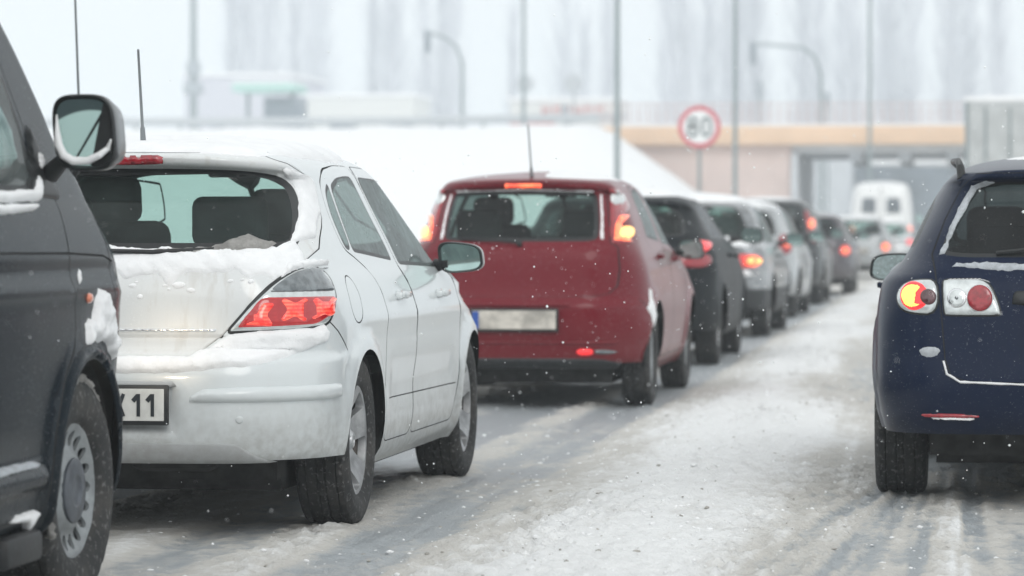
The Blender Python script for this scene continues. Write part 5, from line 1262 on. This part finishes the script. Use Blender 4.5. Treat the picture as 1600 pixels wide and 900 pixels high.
def build_ground():
    big = mesh_np('ground', [(-880, -140, -.10), (880, -140, -.10), (880, 880, -.10), (-880, 880, -.10)], [(0, 1, 2, 3)], SNOW)
    big['kind'] = 'structure'
    ys = [4.0]
    while ys[-1] < 62: ys.append(ys[-1] + max(.016, .020 * (ys[-1] / 12) ** 1.6))
    xs = np.concatenate([np.arange(-7.4, -4.6, .08), np.arange(-4.6, 3.2, .022), np.arange(3.2, 7, .1)])
    X, Y = np.meshgrid(xs, np.array(ys)); h, cl = slush(X, Y); nx, ny = len(xs), len(ys)
    V = np.stack([X, Y, h], -1).reshape(-1, 3); i = np.arange(ny - 1)[:, None] * nx + np.arange(nx - 1)[None]
    F = np.stack([i, i + 1, i + nx + 1, i + nx], -1).reshape(-1, 4)
    RM = road_mat()
    o = mesh_np('road', V, F, RM); a = o.data.attributes.new('clean', 'FLOAT', 'POINT'); a.data.foreach_set('value', cl.ravel().astype(np.float32)); o['kind'] = 'structure'
    ys = np.concatenate([[ys[-1] - .5], np.arange(63, 330, 1.5)]); xs = np.linspace(-7.4, 7, 60)
    X, Y = np.meshgrid(xs, ys); h, cl = slush(X, Y); h = h * .8 - .004; cl = cl * .55 + .30
    nx, ny = len(xs), len(ys); i = np.arange(ny - 1)[:, None] * nx + np.arange(nx - 1)[None]
    o = mesh_np('road_ahead', np.stack([X, Y, h], -1).reshape(-1, 3), np.stack([i, i + 1, i + nx + 1, i + nx], -1).reshape(-1, 4), RM)
    a = o.data.attributes.new('clean', 'FLOAT', 'POINT'); a.data.foreach_set('value', cl.ravel().astype(np.float32)); o['kind'] = 'structure'
    ys = np.array([-120, 4.02]); X, Y = np.meshgrid(np.linspace(-7.4, 7, 60), np.linspace(-120, 4.02, 80)); h, cl = slush(X, Y)
    i = np.arange(79)[:, None] * 60 + np.arange(59)[None]
    o = mesh_np('road_behind', np.stack([X, Y, h * .5 - .01], -1).reshape(-1, 3), np.stack([i, i + 1, i + 61, i + 60], -1).reshape(-1, 4), RM)
    a = o.data.attributes.new('clean', 'FLOAT', 'POINT'); a.data.foreach_set('value', cl.ravel().astype(np.float32)); o['kind'] = 'structure'
    # loose crumbs of slush
    rnd = np.random.RandomState(3); n = 9000
    u = rnd.rand(n); Yc = 7.5 * (5.2 ** u); Xc = np.where(rnd.rand(n) < .6, rnd.normal(-1.15, .45, n), rnd.uniform(-4.4, 2.6, n))
    h, cl = slush(Xc, Yc); ico = bmesh.new(); bmesh.ops.create_icosphere(ico, subdivisions=1, radius=1)
    bv = np.array([v.co[:] for v in ico.verts]); bf = np.array([[v.index for v in f.verts] for f in ico.faces]); ico.free()
    sz = rnd.gamma(1.5, .0018, n).clip(.0015, .009) * (1 + Yc / 60)
    V = bv[None] * (1 + .35 * (rnd.rand(n, len(bv), 1) - .5)) * (sz[:, None, None] * np.stack([rnd.uniform(.8, 1.6, n), rnd.uniform(.8, 1.6, n), rnd.uniform(.5, .9, n)], -1)[:, None])
    V += np.stack([Xc, Yc, h - sz * .1], -1)[:, None]; F = (bf[None] + (np.arange(n) * len(bv))[:, None, None]).reshape(-1, 3)
    dk = rnd.rand(n) < .15
    tag(mesh_np('slush_crumbs', V.reshape(-1, 3), F, [SNOW, SLUSHM], fm=np.repeat(dk.astype(int), len(bf))), 'loose crumbs of snow and brown slush on the road', 'slush', kind='stuff')
SLUSHM = snow_mat('brown_slush', (.56, .54, .50), .2, 12, .6)

# ================================================================== BANK, BRIDGE, FAR THINGS
CONC = simple('pink_render', (.66, .54, .50), .9, var=.08, vscale=.5)  # wall colour paled to stand in for haze
CONC2 = simple('grey_concrete', (.56, .59, .62), .9, var=.15, vscale=.4)  # concrete paled as well, in place of haze
DECKM = simple('ochre_edge_beam', (.75, .53, .36), .8, var=.08, vscale=.6)
RAILM = simple('bridge_rail_red', (.55, .42, .40), .7)
METALG = simple('galvanised_post', (.25, .30, .31), .6, .3)
DARKM = simple('dark_portal', (.14, .17, .20), .95, var=.3, vscale=.3)  # shade of the far opening, put into a solid block's colour
def build_bank():
    xs = np.concatenate([np.linspace(-75, -20, 45), np.linspace(-19.5, -6.0, 60)]); ys = np.linspace(104, 172, 60)
    X, Y = np.meshgrid(xs, ys)
    top = np.interp(X, [-75, -30, -14.4, -10.3, -6.9, -6], [4.9, 5.3, 5.3, 2.4, .0, -.15])
    rise = smoothstep((Y - 108 + .10 * np.minimum(X + 14, 0)) / 34)
    h = top * np.where(Y > 150, np.where(X < -14.0, 1, 1), rise) + .25 * (fbm(X * .4, Y * .4, 4) - .5) * rise
    h = np.where((Y > 151.2) & (X > -15.0), -.2, h)
    i = np.arange(59)[:, None] * len(xs) + np.arange(len(xs) - 1)[None]
    o = mesh_np('snow_bank', np.stack([X, Y, h - .05], -1).reshape(-1, 3), np.stack([i, i + 1, i + len(xs) + 1, i + len(xs)], -1).reshape(-1, 4), SNOW); o['kind'] = 'structure'
def bridge():
    b = thing('road_bridge', 'pale pink road bridge with an ochre edge beam crossing over the queue', 'bridge', (-3, 152, 0))
    o = lambda c: (c[0] + 3, c[1] - 152, c[2])
    rbox('abutment', o((-10.7, 161, 2.35)), (7.6, 18, 4.8), CONC, b, .05); rbox('abutment', o((14.0, 161, 2.35)), (12, 18, 4.8), CONC, b, .05)
    rbox('deck', o((1.5, 161, 4.72)), (34, 17.5, .66), CONC2, b, .04)
    rbox('edge_beam', o((3, 151.6, 5.10)), (36, .5, .78), DECKM, b, .05)
    rbox('snow_strip', o((3, 151.7, 5.54)), (36, .5, .10), SNOW, b, .03)
    for i in range(6): rbox('girder', o((-4.2 + i * 2.1, 161, 4.22)), (.5, 16, .34), CONC2, b)
    rbox('inner_wall', o((-6.75, 161, 2.2)), (.25, 18.5, 4.3), CONC2, b)
    bm = bmesh.new()
    for z in (6.45, 6.1, 5.8): add_box(bm, o((3, 151.8, z)), (36, .06, .06))
    bm_obj('rail', bm, RAILM, b, False)
    me = None
    for i in range(90):
        if me is None: q = rbox('railing_post', o((-15 + i * .4, 151.8, 6.0)), (.05, .05, .95), RAILM, b); me = q
        else:
            q = me.copy(); COL.objects.link(q); q.location = (i * .4, 0, 0)
    # beyond: second, darker crossing and its snowy verge
    f = thing('underpass', 'dark far underpass seen through the bridge opening', 'underpass', (-2, 232, 0))
    rbox('portal', (1.9, 0, 2.5), (12.3, 8, 5.3), DARKM, f, .1); rbox('snow_cap', (1.9, -.3, 5.6), (12.5, 8, .9), SNOW, f, .3, 3); rbox('side_wall', (-8.4, 1, 3.2), (8.2, 9, 6.4), CONC2, f, .1)
    return b
def pole(x, y, h, r, label, arm=None, name='lamp_post', cat='lamp post', group='grey lamp posts along the road', lean=0):
    t = thing(name, label, cat, (x, y, 0), 0, group)
    tube('pole', [(0, 0, -.1), (0, 0, 1.2), (0, 0, 1.25), (lean, 0, h)], [r * 1.5, r * 1.5, r, r * .7], METALG, t, 12)
    rbox('arm', (.7 if arm != 'l' else -.7, 0, h + .05), (1.5, .08, .08), METALG, t, .02)
    rbox('lantern', (1.5 if arm != 'l' else -1.5, 0, h), (.7, .28, .14), METALG, t, .05)
    return t
def speed_sign():
    t = thing('speed_limit_sign', 'round red-rimmed 80 speed limit sign on a grey post beside the queue', 'traffic sign', (-5.12, 72, 0))
    tube('post', [(0, 0, -.1), (0, 0, 3.0)], .035, METALG, t, 10)
    bm = bmesh.new(); bmesh.ops.create_cone(bm, segments=48, cap_ends=True, radius1=.43, radius2=.43, depth=.03, matrix=Matrix.Translation((0, -.05, 3.18)) @ Matrix.Rotation(R(90), 4, 'X'))
    d = bm_obj('sign_disc', bm, simple('sign_red', (.58, .13, .16), .5), t)  # rim red washed out to stand in for haze
    bm = bmesh.new(); bmesh.ops.create_cone(bm, segments=48, cap_ends=True, radius1=.335, radius2=.335, depth=.008, matrix=Matrix.Translation((0, -.069, 3.18)) @ Matrix.Rotation(R(90), 4, 'X'))
    bm_obj('sign_face', bm, simple('sign_white', (.80, .81, .81), .5), d)
    bm = bmesh.new()
    def ring(cx, cz, rx, rz, t_):
        n = 26; a = []
        for k in range(n):
            q = 2 * math.pi * k / n; ex = lambda r, s: math.copysign(abs(math.cos(q)) ** .75, math.cos(q)) * r + cx
            ez = lambda r: math.copysign(abs(math.sin(q)) ** .75, math.sin(q)) * r + cz
            a.append((bm.verts.new((ex(rx, 0), -.0745, ez(rz))), bm.verts.new((ex(rx - t_, 0), -.0745, ez(rz - t_)))))
        for k in range(n): bm.faces.new((a[k][0], a[(k + 1) % n][0], a[(k + 1) % n][1], a[k][1]))
    T = .062
    ring(-.135, 3.18 + .095, .105, .112, T); ring(-.135, 3.18 - .085, .112, .125, T); ring(.145, 3.18, .112, .208, T)
    bm_obj('sign_numerals', bm, simple('sign_black', (.13, .17, .18), .6), d, False)  # numerals lightened too, haze put into the colour
def poplar_variants():
    out = []; bark = simple('haze_paled_twigs', (.72, .74, .78), .9)  # twig colour paled to stand in for distance haze
    for v in range(4):
        rnd = np.random.RandomState(40 + v); H = 26 + 2 * v; V = []; F = []
        def strip(a, b, w0, w1):
            d = b - a; n = np.cross(d, rnd.normal(size=3)); n /= np.linalg.norm(n) + 1e-9; m = np.cross(d, n); m /= np.linalg.norm(m) + 1e-9
            k = len(V)
            for p, w in ((a, w0), (b, w1)):
                for q in (0, 1, 2): an = q * 2.0944; V.append(p + (n * math.cos(an) + m * math.sin(an)) * w)
            for q in range(3): F.append((k + q, k + (q + 1) % 3, k + 3 + (q + 1) % 3, k + 3 + q))
        for i in range(210):
            z0 = rnd.uniform(.06, .86) * H; an = rnd.uniform(0, 6.283); L = rnd.uniform(2.5, 6.5) * (1 - .45 * z0 / H); sp = rnd.uniform(.18, .42) * (1.1 + v * .1)
            a = np.array([0, 0, z0]); d = np.array([math.cos(an) * sp, math.sin(an) * sp, 1.0]); b = a + d * L * .5; c2 = a + np.array([math.cos(an) * sp * .8, math.sin(an) * sp * .8, 1.0]) * L
            strip(a, b, .05, .04); strip(b, c2, .04, .012)
            for j in range(5):
                q = a + (b - a) * rnd.rand() if rnd.rand() < .5 else b + (c2 - b) * rnd.rand(); strip(q, q + np.array([rnd.normal() * .3, rnd.normal() * .3, rnd.uniform(.6, 1.8)]), .022, .008)
        out.append((np.array(V), np.array(F, int), H, bark))
    return out
def poplars():
    var = poplar_variants(); meshes = []
    rnd = random.Random(9)
    px = []; words = ['first', 'second', 'third', 'fourth', 'fifth', 'sixth', 'seventh', 'eighth', 'ninth', 'tenth', 'eleventh', 'twelfth', 'thirteenth', 'fourteenth', 'fifteenth', 'sixteenth', 'seventeenth', 'eighteenth', 'nineteenth', 'twentieth', 'twenty-first', 'twenty-second']
    for x0, x1, n, Y in ((-62, -58.5, 3, 300), (-57.5, -51, 5, 290), (-50, -46, 3, 300), (-44.5, -41, 3, 295), (-38, -37, 1, 300), (-34, -31, 2, 310)): px += [(x0 + (x1 - x0) * (k + .5) / n, Y + rnd.uniform(-6, 6)) for k in range(n)]
    for k in range(22): px.append((-25 + 35 * (k + rnd.uniform(-.5, 1.5)) / 22, 262 + rnd.uniform(-22, 22)))
    for i, (x, y) in enumerate(px):
        v = i % 4; V, F, H, bark = var[v]
        k = i if i < 17 else i - 17
        t = thing('poplar_tree', ('tall bare poplar, %s from the left of those left of the nearest lamp post' if i < 17 else 'tall bare poplar, %s from the left of those above the bridge') % words[k], 'tree', (x * 1.3, y * 1.3, 0), rnd.uniform(0, 360), 'bare poplars beyond the bridge road')
        if len(meshes) <= v:
            c = mesh_np('crown', V, F, bark, t, False); k = tube('trunk', [(0, 0, -.3), (0, 0, 2), (0, 0, H * .5), (0, 0, H * .92)], [.38, .28, .16, .03], bark, t, 8); meshes.append((c, k))
        else:
            for m in meshes[v]: q = m.copy(); COL.objects.link(q); q.parent = t
        s = 1.3 * rnd.uniform(.72, 1.1); t.scale = (s * rnd.uniform(.9, 1.3), s * rnd.uniform(.9, 1.3), s)
def far_things():
    PALE = simple('pale_lilac_cladding', (.60, .61, .67), .9); PALEW = simple('pale_wall', (.72, .73, .71), .9); GRN = simple('canopy_green', (.42, .66, .60), .6); REDB = simple('red_board', (.55, .14, .12), .8); DK = simple('far_dark', (.36, .40, .43), .8)  # far colours lightened to stand in for haze
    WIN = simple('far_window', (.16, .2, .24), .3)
    def bld(name, label, cat, x0, x1, y, z, m, d=12, win=0, zb=0):
        t = thing(name, label, cat, ((x0 + x1) / 2, y, 0)); w = x1 - x0
        rbox('wall', (0, d / 2, (z + zb) / 2), (w, d, z - zb), m, t, .05); rbox('roof_snow', (0, d / 2, z + .12), (w + .4, d + .4, .3), SNOW, t, .1)
        for k in range(win): rbox('window', (-w / 2 + w * (k + .5) / win, -.02, zb + (z - zb) * .55), (w / win * .55, .1, (z - zb) * .3), WIN, t)
        return t
    bld('warehouse', 'pale lilac warehouse block far left behind the snow bank', 'building', -56.5, -48.5, 258, 12.4, PALE, 14, 5)
    bld('long_hall', 'long white low hall behind the bridge road', 'building', -46.5, -38.4, 252, 10.6, PALEW, 8, 6)
    bld('site_hut', 'red and white roadside hut far beyond the lamp post', 'building', -28.2, -21.2, 226, 9.3, PALEW, 5, 3)
    s = thing('sign_board', 'blurred board of red lettering on white above the bridge road', 'billboard', (-23.9, 224, 0)); rbox('board', (0, 0, 8.6), (4.2, .2, 1.0), simple('board_white', (.72, .70, .69), .8), s, .02)
    bm = bmesh.new(); rr = random.Random(2)
    for k in range(6):
        x = -1.75 + k * .68; add_box(bm, (x - .18, -.13, 8.6), (.11, .04, .62)); add_box(bm, (x + (.18 if k % 2 else .12), -.13, 8.6 + (.0 if k % 2 else .12)), (.11, .04, .62 if k % 2 else .38)); add_box(bm, (x, -.13, 8.86 if k % 3 else 8.6), (.36, .04, .10))
    bm_obj('lettering', bm, REDB, s, False); 
    for x in (-1.8, 1.8): tube('post', [(x, .15, 0), (x, .15, 8.2)], .08, METALG, s)
    r = thing('red_container', 'small red container standing under the lettered board', 'container', (-26.3, 222, 0)); rbox('container_body', (0, 0, 7.6), (2.6, 2, 1.1), REDB, r, .03); rbox('roof_snow', (0, 0, 8.2), (2.6, 2, .12), SNOW, r, .03)
    for dx in (-1.1, 1.1): tube('leg', [(dx, 0, 0), (dx, 0, 7.1)], .12, METALG, r)
    g = thing('filling_station', 'filling station canopy with pale green fascia far left', 'filling station', (-45.8, 236, 0))
    rbox('canopy', (0, 0, 10.6), (4.2, 5, .55), GRN, g, .05); rbox('canopy_snow', (0, 0, 10.98), (4.2, 5, .22), SNOW, g, .08)
    for dx in (-1.5, 1.5): tube('column', [(dx, 0, 0), (dx, 0, 10.3)], .14, METALG, g)
    rbox('kiosk', (1.0, .5, 8.9), (2.6, 2.4, 2.2), WIN, g, .05)
    # mast with a floodlight head
    m = thing('mast', 'tall thin mast with a boxy cluster halfway, far left', 'mast', (-53.0, 245, 0)); tube('pole', [(0, 0, 0), (0, 0, 27)], [.35, .16], METALG, m, 8); rbox('equipment_box', (0, 0, 12.4), (.9, .7, 1.0), DK, m, .05); rbox('equipment_box', (0, 0, 11.0), (1.3, .8, .8), DK, m, .05)
    def signal(x, y, z, px2, ztop, label):
        t = thing('traffic_signal', label, 'traffic light', (x, y, 0)); dx = px2 - x
        tube('pole', [(dx, 0, 0), (dx, 0, ztop - 1.6), (dx - .35, 0, ztop - .6), (dx - 1.0, 0, ztop - .1), (.2, 0, ztop + .15)], [.14, .11, .10, .09, .07], METALG, t, 8)
        rbox('signal_head', (0, 0, z), (.42, .34, 1.25), DK, t, .05)
        bm = bmesh.new()
        for k in range(3): revolve(bm, [(0, 0.001), (0, .13)], 12); bmesh.ops.translate(bm, verts=bm.verts[-24:], vec=(0, 0, 0))
        bm.free()
        for k in (-.4, 0, .4): tube('signal_lamp', [(0, -.16, z + k), (0, -.24, z + k)], .14, WIN, t, 12)
        return t
    signal(-29.7, 200, 11.8, -27.7, 12.1, 'traffic signal hanging from a curved arm, left of the middle lamp post')
    signal(-11.2, 200, 11.0, -7.4, 11.4, 'traffic signal on a curved arm above the right side of the bridge')
    for i, (x, z, lab) in enumerate(((-21.4, 7.6, 'small dark signal box on a pole beside the lettered board'), (-10.6, 8.9, 'small signal on its own pole left of the far lamp post'), (-6.9, 8.2, 'small signal on its own pole over the bridge middle'))):
        t = thing('pedestrian_signal', lab, 'traffic light', (x, 196, 0)); tube('pole', [(0, 0, 0), (0, 0, z)], .07, METALG, t); rbox('signal_head', (0, -.05, z), (.36, .3, .85), DK, t, .04)
    for i, (x, lab) in enumerate(((-23.4, 'round sign on a post behind the snow bank crest, left one'), (-20.7, 'round sign on a post behind the snow bank crest, right one'))):
        t = thing('round_sign', lab, 'traffic sign', (x, 194, 0)); tube('post', [(0, 0, 0), (0, 0, 9.3)], .05, METALG, t)
        bm = bmesh.new(); bmesh.ops.create_cone(bm, segments=24, cap_ends=True, radius1=.5, radius2=.5, depth=.05, matrix=Matrix.Translation((0, -.08, 9.1)) @ Matrix.Rotation(R(90), 4, 'X')); bm_obj('sign_disc', bm, simple('sign_back', (.45, .48, .50), .6), t)  # disc colour lightened to stand in for haze
    # guard rail along the bank's top
    gdr = thing('guard_rail', 'long grey guard rail along the top of the snow bank', 'guard rail', (-40, 168, 0))
    pts = [(-25, -8, 5.3), (-12, -4, 5.75), (0, 0, 5.95), (14, 0, 5.95), (25, -6, 5.9)]
    bm = bmesh.new(); add_tube(bm, [(a, b, c + .35) for a, b, c in pts], .22, 6); bm_obj('rail', bm, simple('rail_grey', (.48, .51, .53), .6), gdr)
    first = None
    for k in range(24):
        x = -25 + k * 2.15; z = float(np.interp(x, [p[0] for p in pts], [p[2] for p in pts])); y = float(np.interp(x, [p[0] for p in pts], [p[1] for p in pts]))
        if first is None: q = first = rbox('rail_post', (0, 0, -.25), (.14, .14, 1.3), METALG, gdr)
        else: q = first.copy(); COL.objects.link(q)
        q.location = (x, y + .15, z)
    # car passing on the crossing road
    for k, (x, lab, m) in enumerate(((-28.6, 'dark car passing behind the guard rail, far middle', DK), (-31.6, 'pale car passing behind the guard rail beside the dark one', PALEW))):
        t = thing('far_car', lab, 'car', (x, 183, 5.55))
        bm = bmesh.new(); add_box(bm, (0, 0, .45), (2.1 * 1.0, 1.7, .55), None, .12, 2); bm_obj('body', bm, m, t)
        bm = bmesh.new(); add_box(bm, (0, 0, .95), (1.3, 1.45, .5), None, .16, 3); bm_obj('cabin', bm, WIN, t)
        for sx in (-.65, .65): tube('wheel', [(sx, -.86, .3), (sx, -.7, .3)], .3, RUBBER, t, 14)
    # the road they drive on
    rd = mesh_np('crossing_road', [(-90, 172, 5.45), (-14, 172, 5.45), (-14, 196, 5.45), (-90, 196, 5.45)], [(0, 1, 2, 3)], SNOW); rd['kind'] = 'structure'
    # plateau the far buildings stand on
def truck():
    t = thing('lorry', 'grey box lorry seen from behind, beyond the blue estate', 'lorry', (1.52, 74, 0))
    body = simple('lorry_grey', (.46, .48, .48), .8, var=.12, vscale=2.5, bmp=.05)
    rbox('cargo_box', (0, 3.5, 2.35), (2.55, 7.5, 2.75), body, t, .04)
    for s in (-1, 1):
        d = rbox('rear_door', (s * .62, -.27, 2.35), (1.2, .05, 2.6), body, t, .02)
        for x in (-.25, .25): tube('lock_bar', [(s * .62 + x, -.32, 1.1), (s * .62 + x, -.32, 3.6)], .02, METALG, d)
        rbox('tail_lamp', (s * .95, -.3, .85), (.35, .08, .16), RED_OFF, t, .02); rbox('wheel_guard', (s * 1.0, 1.6, 1.0), (.5, 1.3, .08), TRIM, t)
        for y in (1.2, 5.9):
            o = add_wheel(t, s * 1.02, y, .48, .30, 'cap', True)
        pp = rbox('corner_post', (s * 1.26, -.24, 2.35), (.06, .10, 2.78), METALG, t)
    rbox('bumper', (0, -.2, .62), (2.4, .12, .16), METALG, t, .02); rbox('chassis', (0, 3.3, .85), (1.0, 7.4, .25), UNDER, t)
    bm = bmesh.new(); add_box(bm, (0, 3.5, 3.78), (2.5, 7.4, .12), None, .05, 2); rnd = random.Random(4)
    for k in range(26): add_box(bm, (rnd.uniform(-1.2, 1.2), -.1 + rnd.uniform(0, 6), 3.82), (rnd.uniform(.1, .35), .3, rnd.uniform(.06, .16)), None, .03, 1)
    bm_obj('roof_snow', bm, SNOW, t)
def white_van():
    prof = dict(yr=[(.35,-1.0),(.42,-1.05),(.7,-1.08),(1.3,-1.06),(2.3,-.98),(2.5,-.90),(2.58,-.6),(2.62,-.1)], yf=[(.35,3.9),(.7,4.1),(1.1,3.9),(1.4,3.2),(2.0,2.4),(2.4,2.0),(2.58,1.7),(2.62,1.2)],
        w=[(.35,.93),(.45,.97),(.9,.99),(1.3,.98),(2.0,.92),(2.35,.87),(2.48,.82),(2.57,.70),(2.62,.3)], rx=[(.35,.16),(2.3,.20),(2.62,.1)], ry=[(.35,.14),(2.4,.2),(2.62,.1)], bow=[(.35,.03),(2.62,.03)], fbow=[(.35,.1),(2.62,.05)],
        fx=[(.35,.4),(2.62,.1)], fy=[(.35,.4),(2.62,.1)], crown=[(.35,0),(2.62,.05)])
    c = dict(name='van', label='white high-roofed van with two rear windows, head of the visible queue', cat='van', loc=(-2.24, 112), yaw=0, prof=prof, wb=3.3, arch=.38, spacing=.12, paint=P_VWHITE, wx=.93, wr=.34, tw=.22, wk='cap', low=True, cabin=False, zb=.35, gap=.02,
        regions=[dict(name='rear_door', pts=[('R',.02,.62),('R',.80,.62),('R',.78,1.5),('R',.68,2.36),('R',.02,2.40)], mat=P_VWHITE, mirror=True)],
        grooves=[dict(pts=[('R',.0,.62),('R',.0,2.42)], w=.02), dict(pts=[('R',.82,.62),('R',.80,1.5),('R',.70,2.38)], w=.02, mirror=True)])
    root, sh, body, made = build_car(c)
    for s in (1, -1):
        patch(sh, 'rear_window', root, DARKW, [('R',.16,1.60),('R',.16,2.10),('R',.58,2.10),('R',.62,1.62)], off=.008, bevel=.02, side=s, smooth=.07, spacing=.1)
        patch(sh, 'tail_lamp', root, RED_HOT, [('R',.84,1.0),('R',.84,1.22),('R',.93,1.22),('R',.93,1.0)], off=.02, bevel=.02, side=s, smooth=1, spacing=.06)
        mirror(root, (s * 1.14, 2.75, 1.45), .2, .3, s, TRIM, None, 0, (s * .95, 2.75, 1.4))
    plate(root, (-.2, -1.11, .82)); patch(sh, 'bumper', root, BUMPGREY, [('R',-.9,.42),('R',-.9,.58),('R',.9,.58),('R',.9,.42)], off=.05, bevel=.03)
DARKW = simple('dark_window', (.10, .12, .14), .15, coat=1, var=.3, vscale=6)
def snowfall():
    rnd = np.random.RandomState(21); n = 60000
    Y = 7 + (75 - 7) * rnd.rand(n) ** .8; X = rnd.uniform(-9, 3.2, n) * (Y / 40 + .35); Z = rnd.uniform(.02, 4.2, n) * (Y / 60 + .45)
    oc = np.array([(1,0,0),(-1,0,0),(0,1,0),(0,-1,0),(0,0,1),(0,0,-1)], float); F = np.array([(0,2,4),(2,1,4),(1,3,4),(3,0,4),(2,0,5),(1,2,5),(3,1,5),(0,3,5)])
    s = (rnd.gamma(3.0, .00062, n) * np.where(rnd.rand(n) < .06, 1.9, 1.0)).clip(.0007, .0048); s = np.where(Y < 11, s * .6, s)
    V = oc[None] * s[:, None, None] * rnd.uniform(.7, 1.3, (n, 6, 1)) + np.stack([X, Y, Z], -1)[:, None]
    m = simple('snowflake', (.92, .94, .95), .9)
    tag(mesh_np('falling_snow', V.reshape(-1, 3), (F[None] + (np.arange(n) * 6)[:, None, None]).reshape(-1, 3), m, None, False), 'fine snowflakes falling through the air over the road', 'snowfall', kind='stuff')

# ================================================================== ASSEMBLE
build_ground()
white_hatch()
red_hatch()
blue_estate()
charcoal_van()
def L_(x0, x1, z0, z1, mat, side=None, off=.012, name='tail_lamp'): return dict(pts=[('R',x0,z0),('R',x0,z1),('R',x1,z1),('R',x1,z0)], mat=mat, off=off, side=side, name=name)
import time as _t
W4 = .87
queue_car('hatchback_car', 'black car just ahead of the dark red hatchback, snow along its roof', (-1.91 - .84, 29.3), -.3, 1.44, 2.62, .80, .82, W4, 'hatch', P_BLACK, belt=.99, roof_snow=.035, glassm=GLASS,
    lamps=[L_(.56,.80,.80,.92,RED_OFF), L_(.60,.79,.93,1.02,RED_RING,None,.014,'brake_lens')], wk='alloy', sideglass=GLASS_D)
queue_car('saloon_car', 'snow-covered saloon with dark lower body and glowing lamps, third car in line ahead', (-1.90 - .84, 37.2), -1.0, 1.46, 2.6, .95, .82, .87, 'sedan', P_SNOWY, low=.50, belt=.93, roof_snow=.05, boot_snow=.06, glassm=GLASS_W,
    lamps=[L_(.46,.80,.72,.86,RED_LIT), dict(pts=ellipse('R',.70,.785,.085,.06,14), mat=RED_HOT, off=.018, name='brake_lens'), dict(pts=ellipse('R',.68,.79,.03,.03,10), mat=YEL_HOT, off=.022, name='brake_bulb_glow'), dict(pts=ellipse('R',.76,.785,.03,.03,10), mat=YEL_HOT, off=.022, name='brake_bulb_glow')], wk='alloy')
queue_car('hatchback_car', 'silver hatchback in line between the snow-covered saloon and the dark people carrier', (-1.96 - .84, 45.2), -1.2, 1.47, 2.55, .75, .80, .86, 'hatch', P_SILVER, belt=.96, roof_snow=.03, lamps=[L_(.62,.80,.80,1.06,RED_OFF), dict(pts=ellipse('R',.735,.93,.05,.05,12), mat=RED_HOT, off=.02, name='brake_lens')])
queue_car('people_carrier', 'dark people carrier with tall red lamps up its rear pillars', (-1.93 - .84, 53.0), -.6, 1.60, 2.65, .75, .82, .86, 'mpv', P_GREY, belt=.98, roof_snow=.015, glassm=GLASS_D, lamps=[dict(pts=[('R',.57,1.40),('R',.64,1.40),('R',.80,.92),('R',.68,.92)], mat=RED_OFF, off=.012), dict(pts=ellipse('R',.685,1.20,.05,.075,12), mat=RED_HOT, off=.02, name='brake_lens')])
queue_car('hatchback_car', 'small dark plum car in the queue with a round glowing brake lamp', (-1.66 - .84, 60.8), 0, 1.42, 2.5, .7, .8, .84, 'hatch', P_FARDARK, belt=.93, roof_snow=0, glassm=GLASS_D, lamps=[dict(pts=ellipse('R',.68,.76,.09,.09,14), mat=RED_LIT, off=.012), dict(pts=ellipse('R',.68,.76,.06,.06,12), mat=RED_HOT, off=.02, name='brake_lens')])
queue_car('hatchback_car', 'pale silver rounded hatchback ahead of the plum car, snow on its rear window', (-1.36 - .84, 82), 0, 1.43, 2.5, .72, .8, .83, 'hatch', P_SILVER, belt=.93, roof_snow=.03, glassm=GLASS_W, lamps=[dict(pts=ellipse('R',.66,.72,.09,.09,12), mat=RED_HOT, off=.014)], sp=.1, plate_z=.62)
queue_car('saloon_car', 'light grey saloon almost hidden just behind the white high-roofed van', (-.98 - .84, 94), 0, 1.36, 2.5, .9, .8, .84, 'sedan', P_SILVER, belt=.88, roof_snow=.03, boot_snow=.05, glassm=GLASS_W, lamps=[L_(.60,.78,.72,.86,RED_RING)], sp=.1)
white_van(); truck(); build_bank(); bridge(); speed_sign()
pole(-7.55, 80, 12, .070, 'nearest dark lamp post rising behind the dark red hatchback, no sign on it', 'l')
pole(-5.25, 86, 12, .060, 'lamp post just right of the 80 sign', 'l')
pole(-19.6, 162, 16, .11, 'slim lamp post on the snow bank crest, left of the nearest one', 'l')
pole(-3.5, 149.5, 16, .09, 'far faint lamp post in front of the bridge opening', 'r')
poplars(); far_things(); snowfall()
# air thick with fine snow
hz = bpy.data.materials.new('haze'); hz.use_nodes = True; hn = hz.node_tree; hn.nodes.clear()
ho = hn.nodes.new('ShaderNodeOutputMaterial'); hv = hn.nodes.new('ShaderNodeVolumePrincipled'); hn.links.new(hv.outputs[0], ho.inputs['Volume'])
hv.inputs['Color'].default_value = (.91, .965, 1.0, 1); hv.inputs['Density'].default_value = .0018; hv.inputs['Anisotropy'].default_value = .2
hb = rbox('haze', (0, 370, 23), (1780, 1030, 50.0), hz); hb['kind'] = 'stuff'
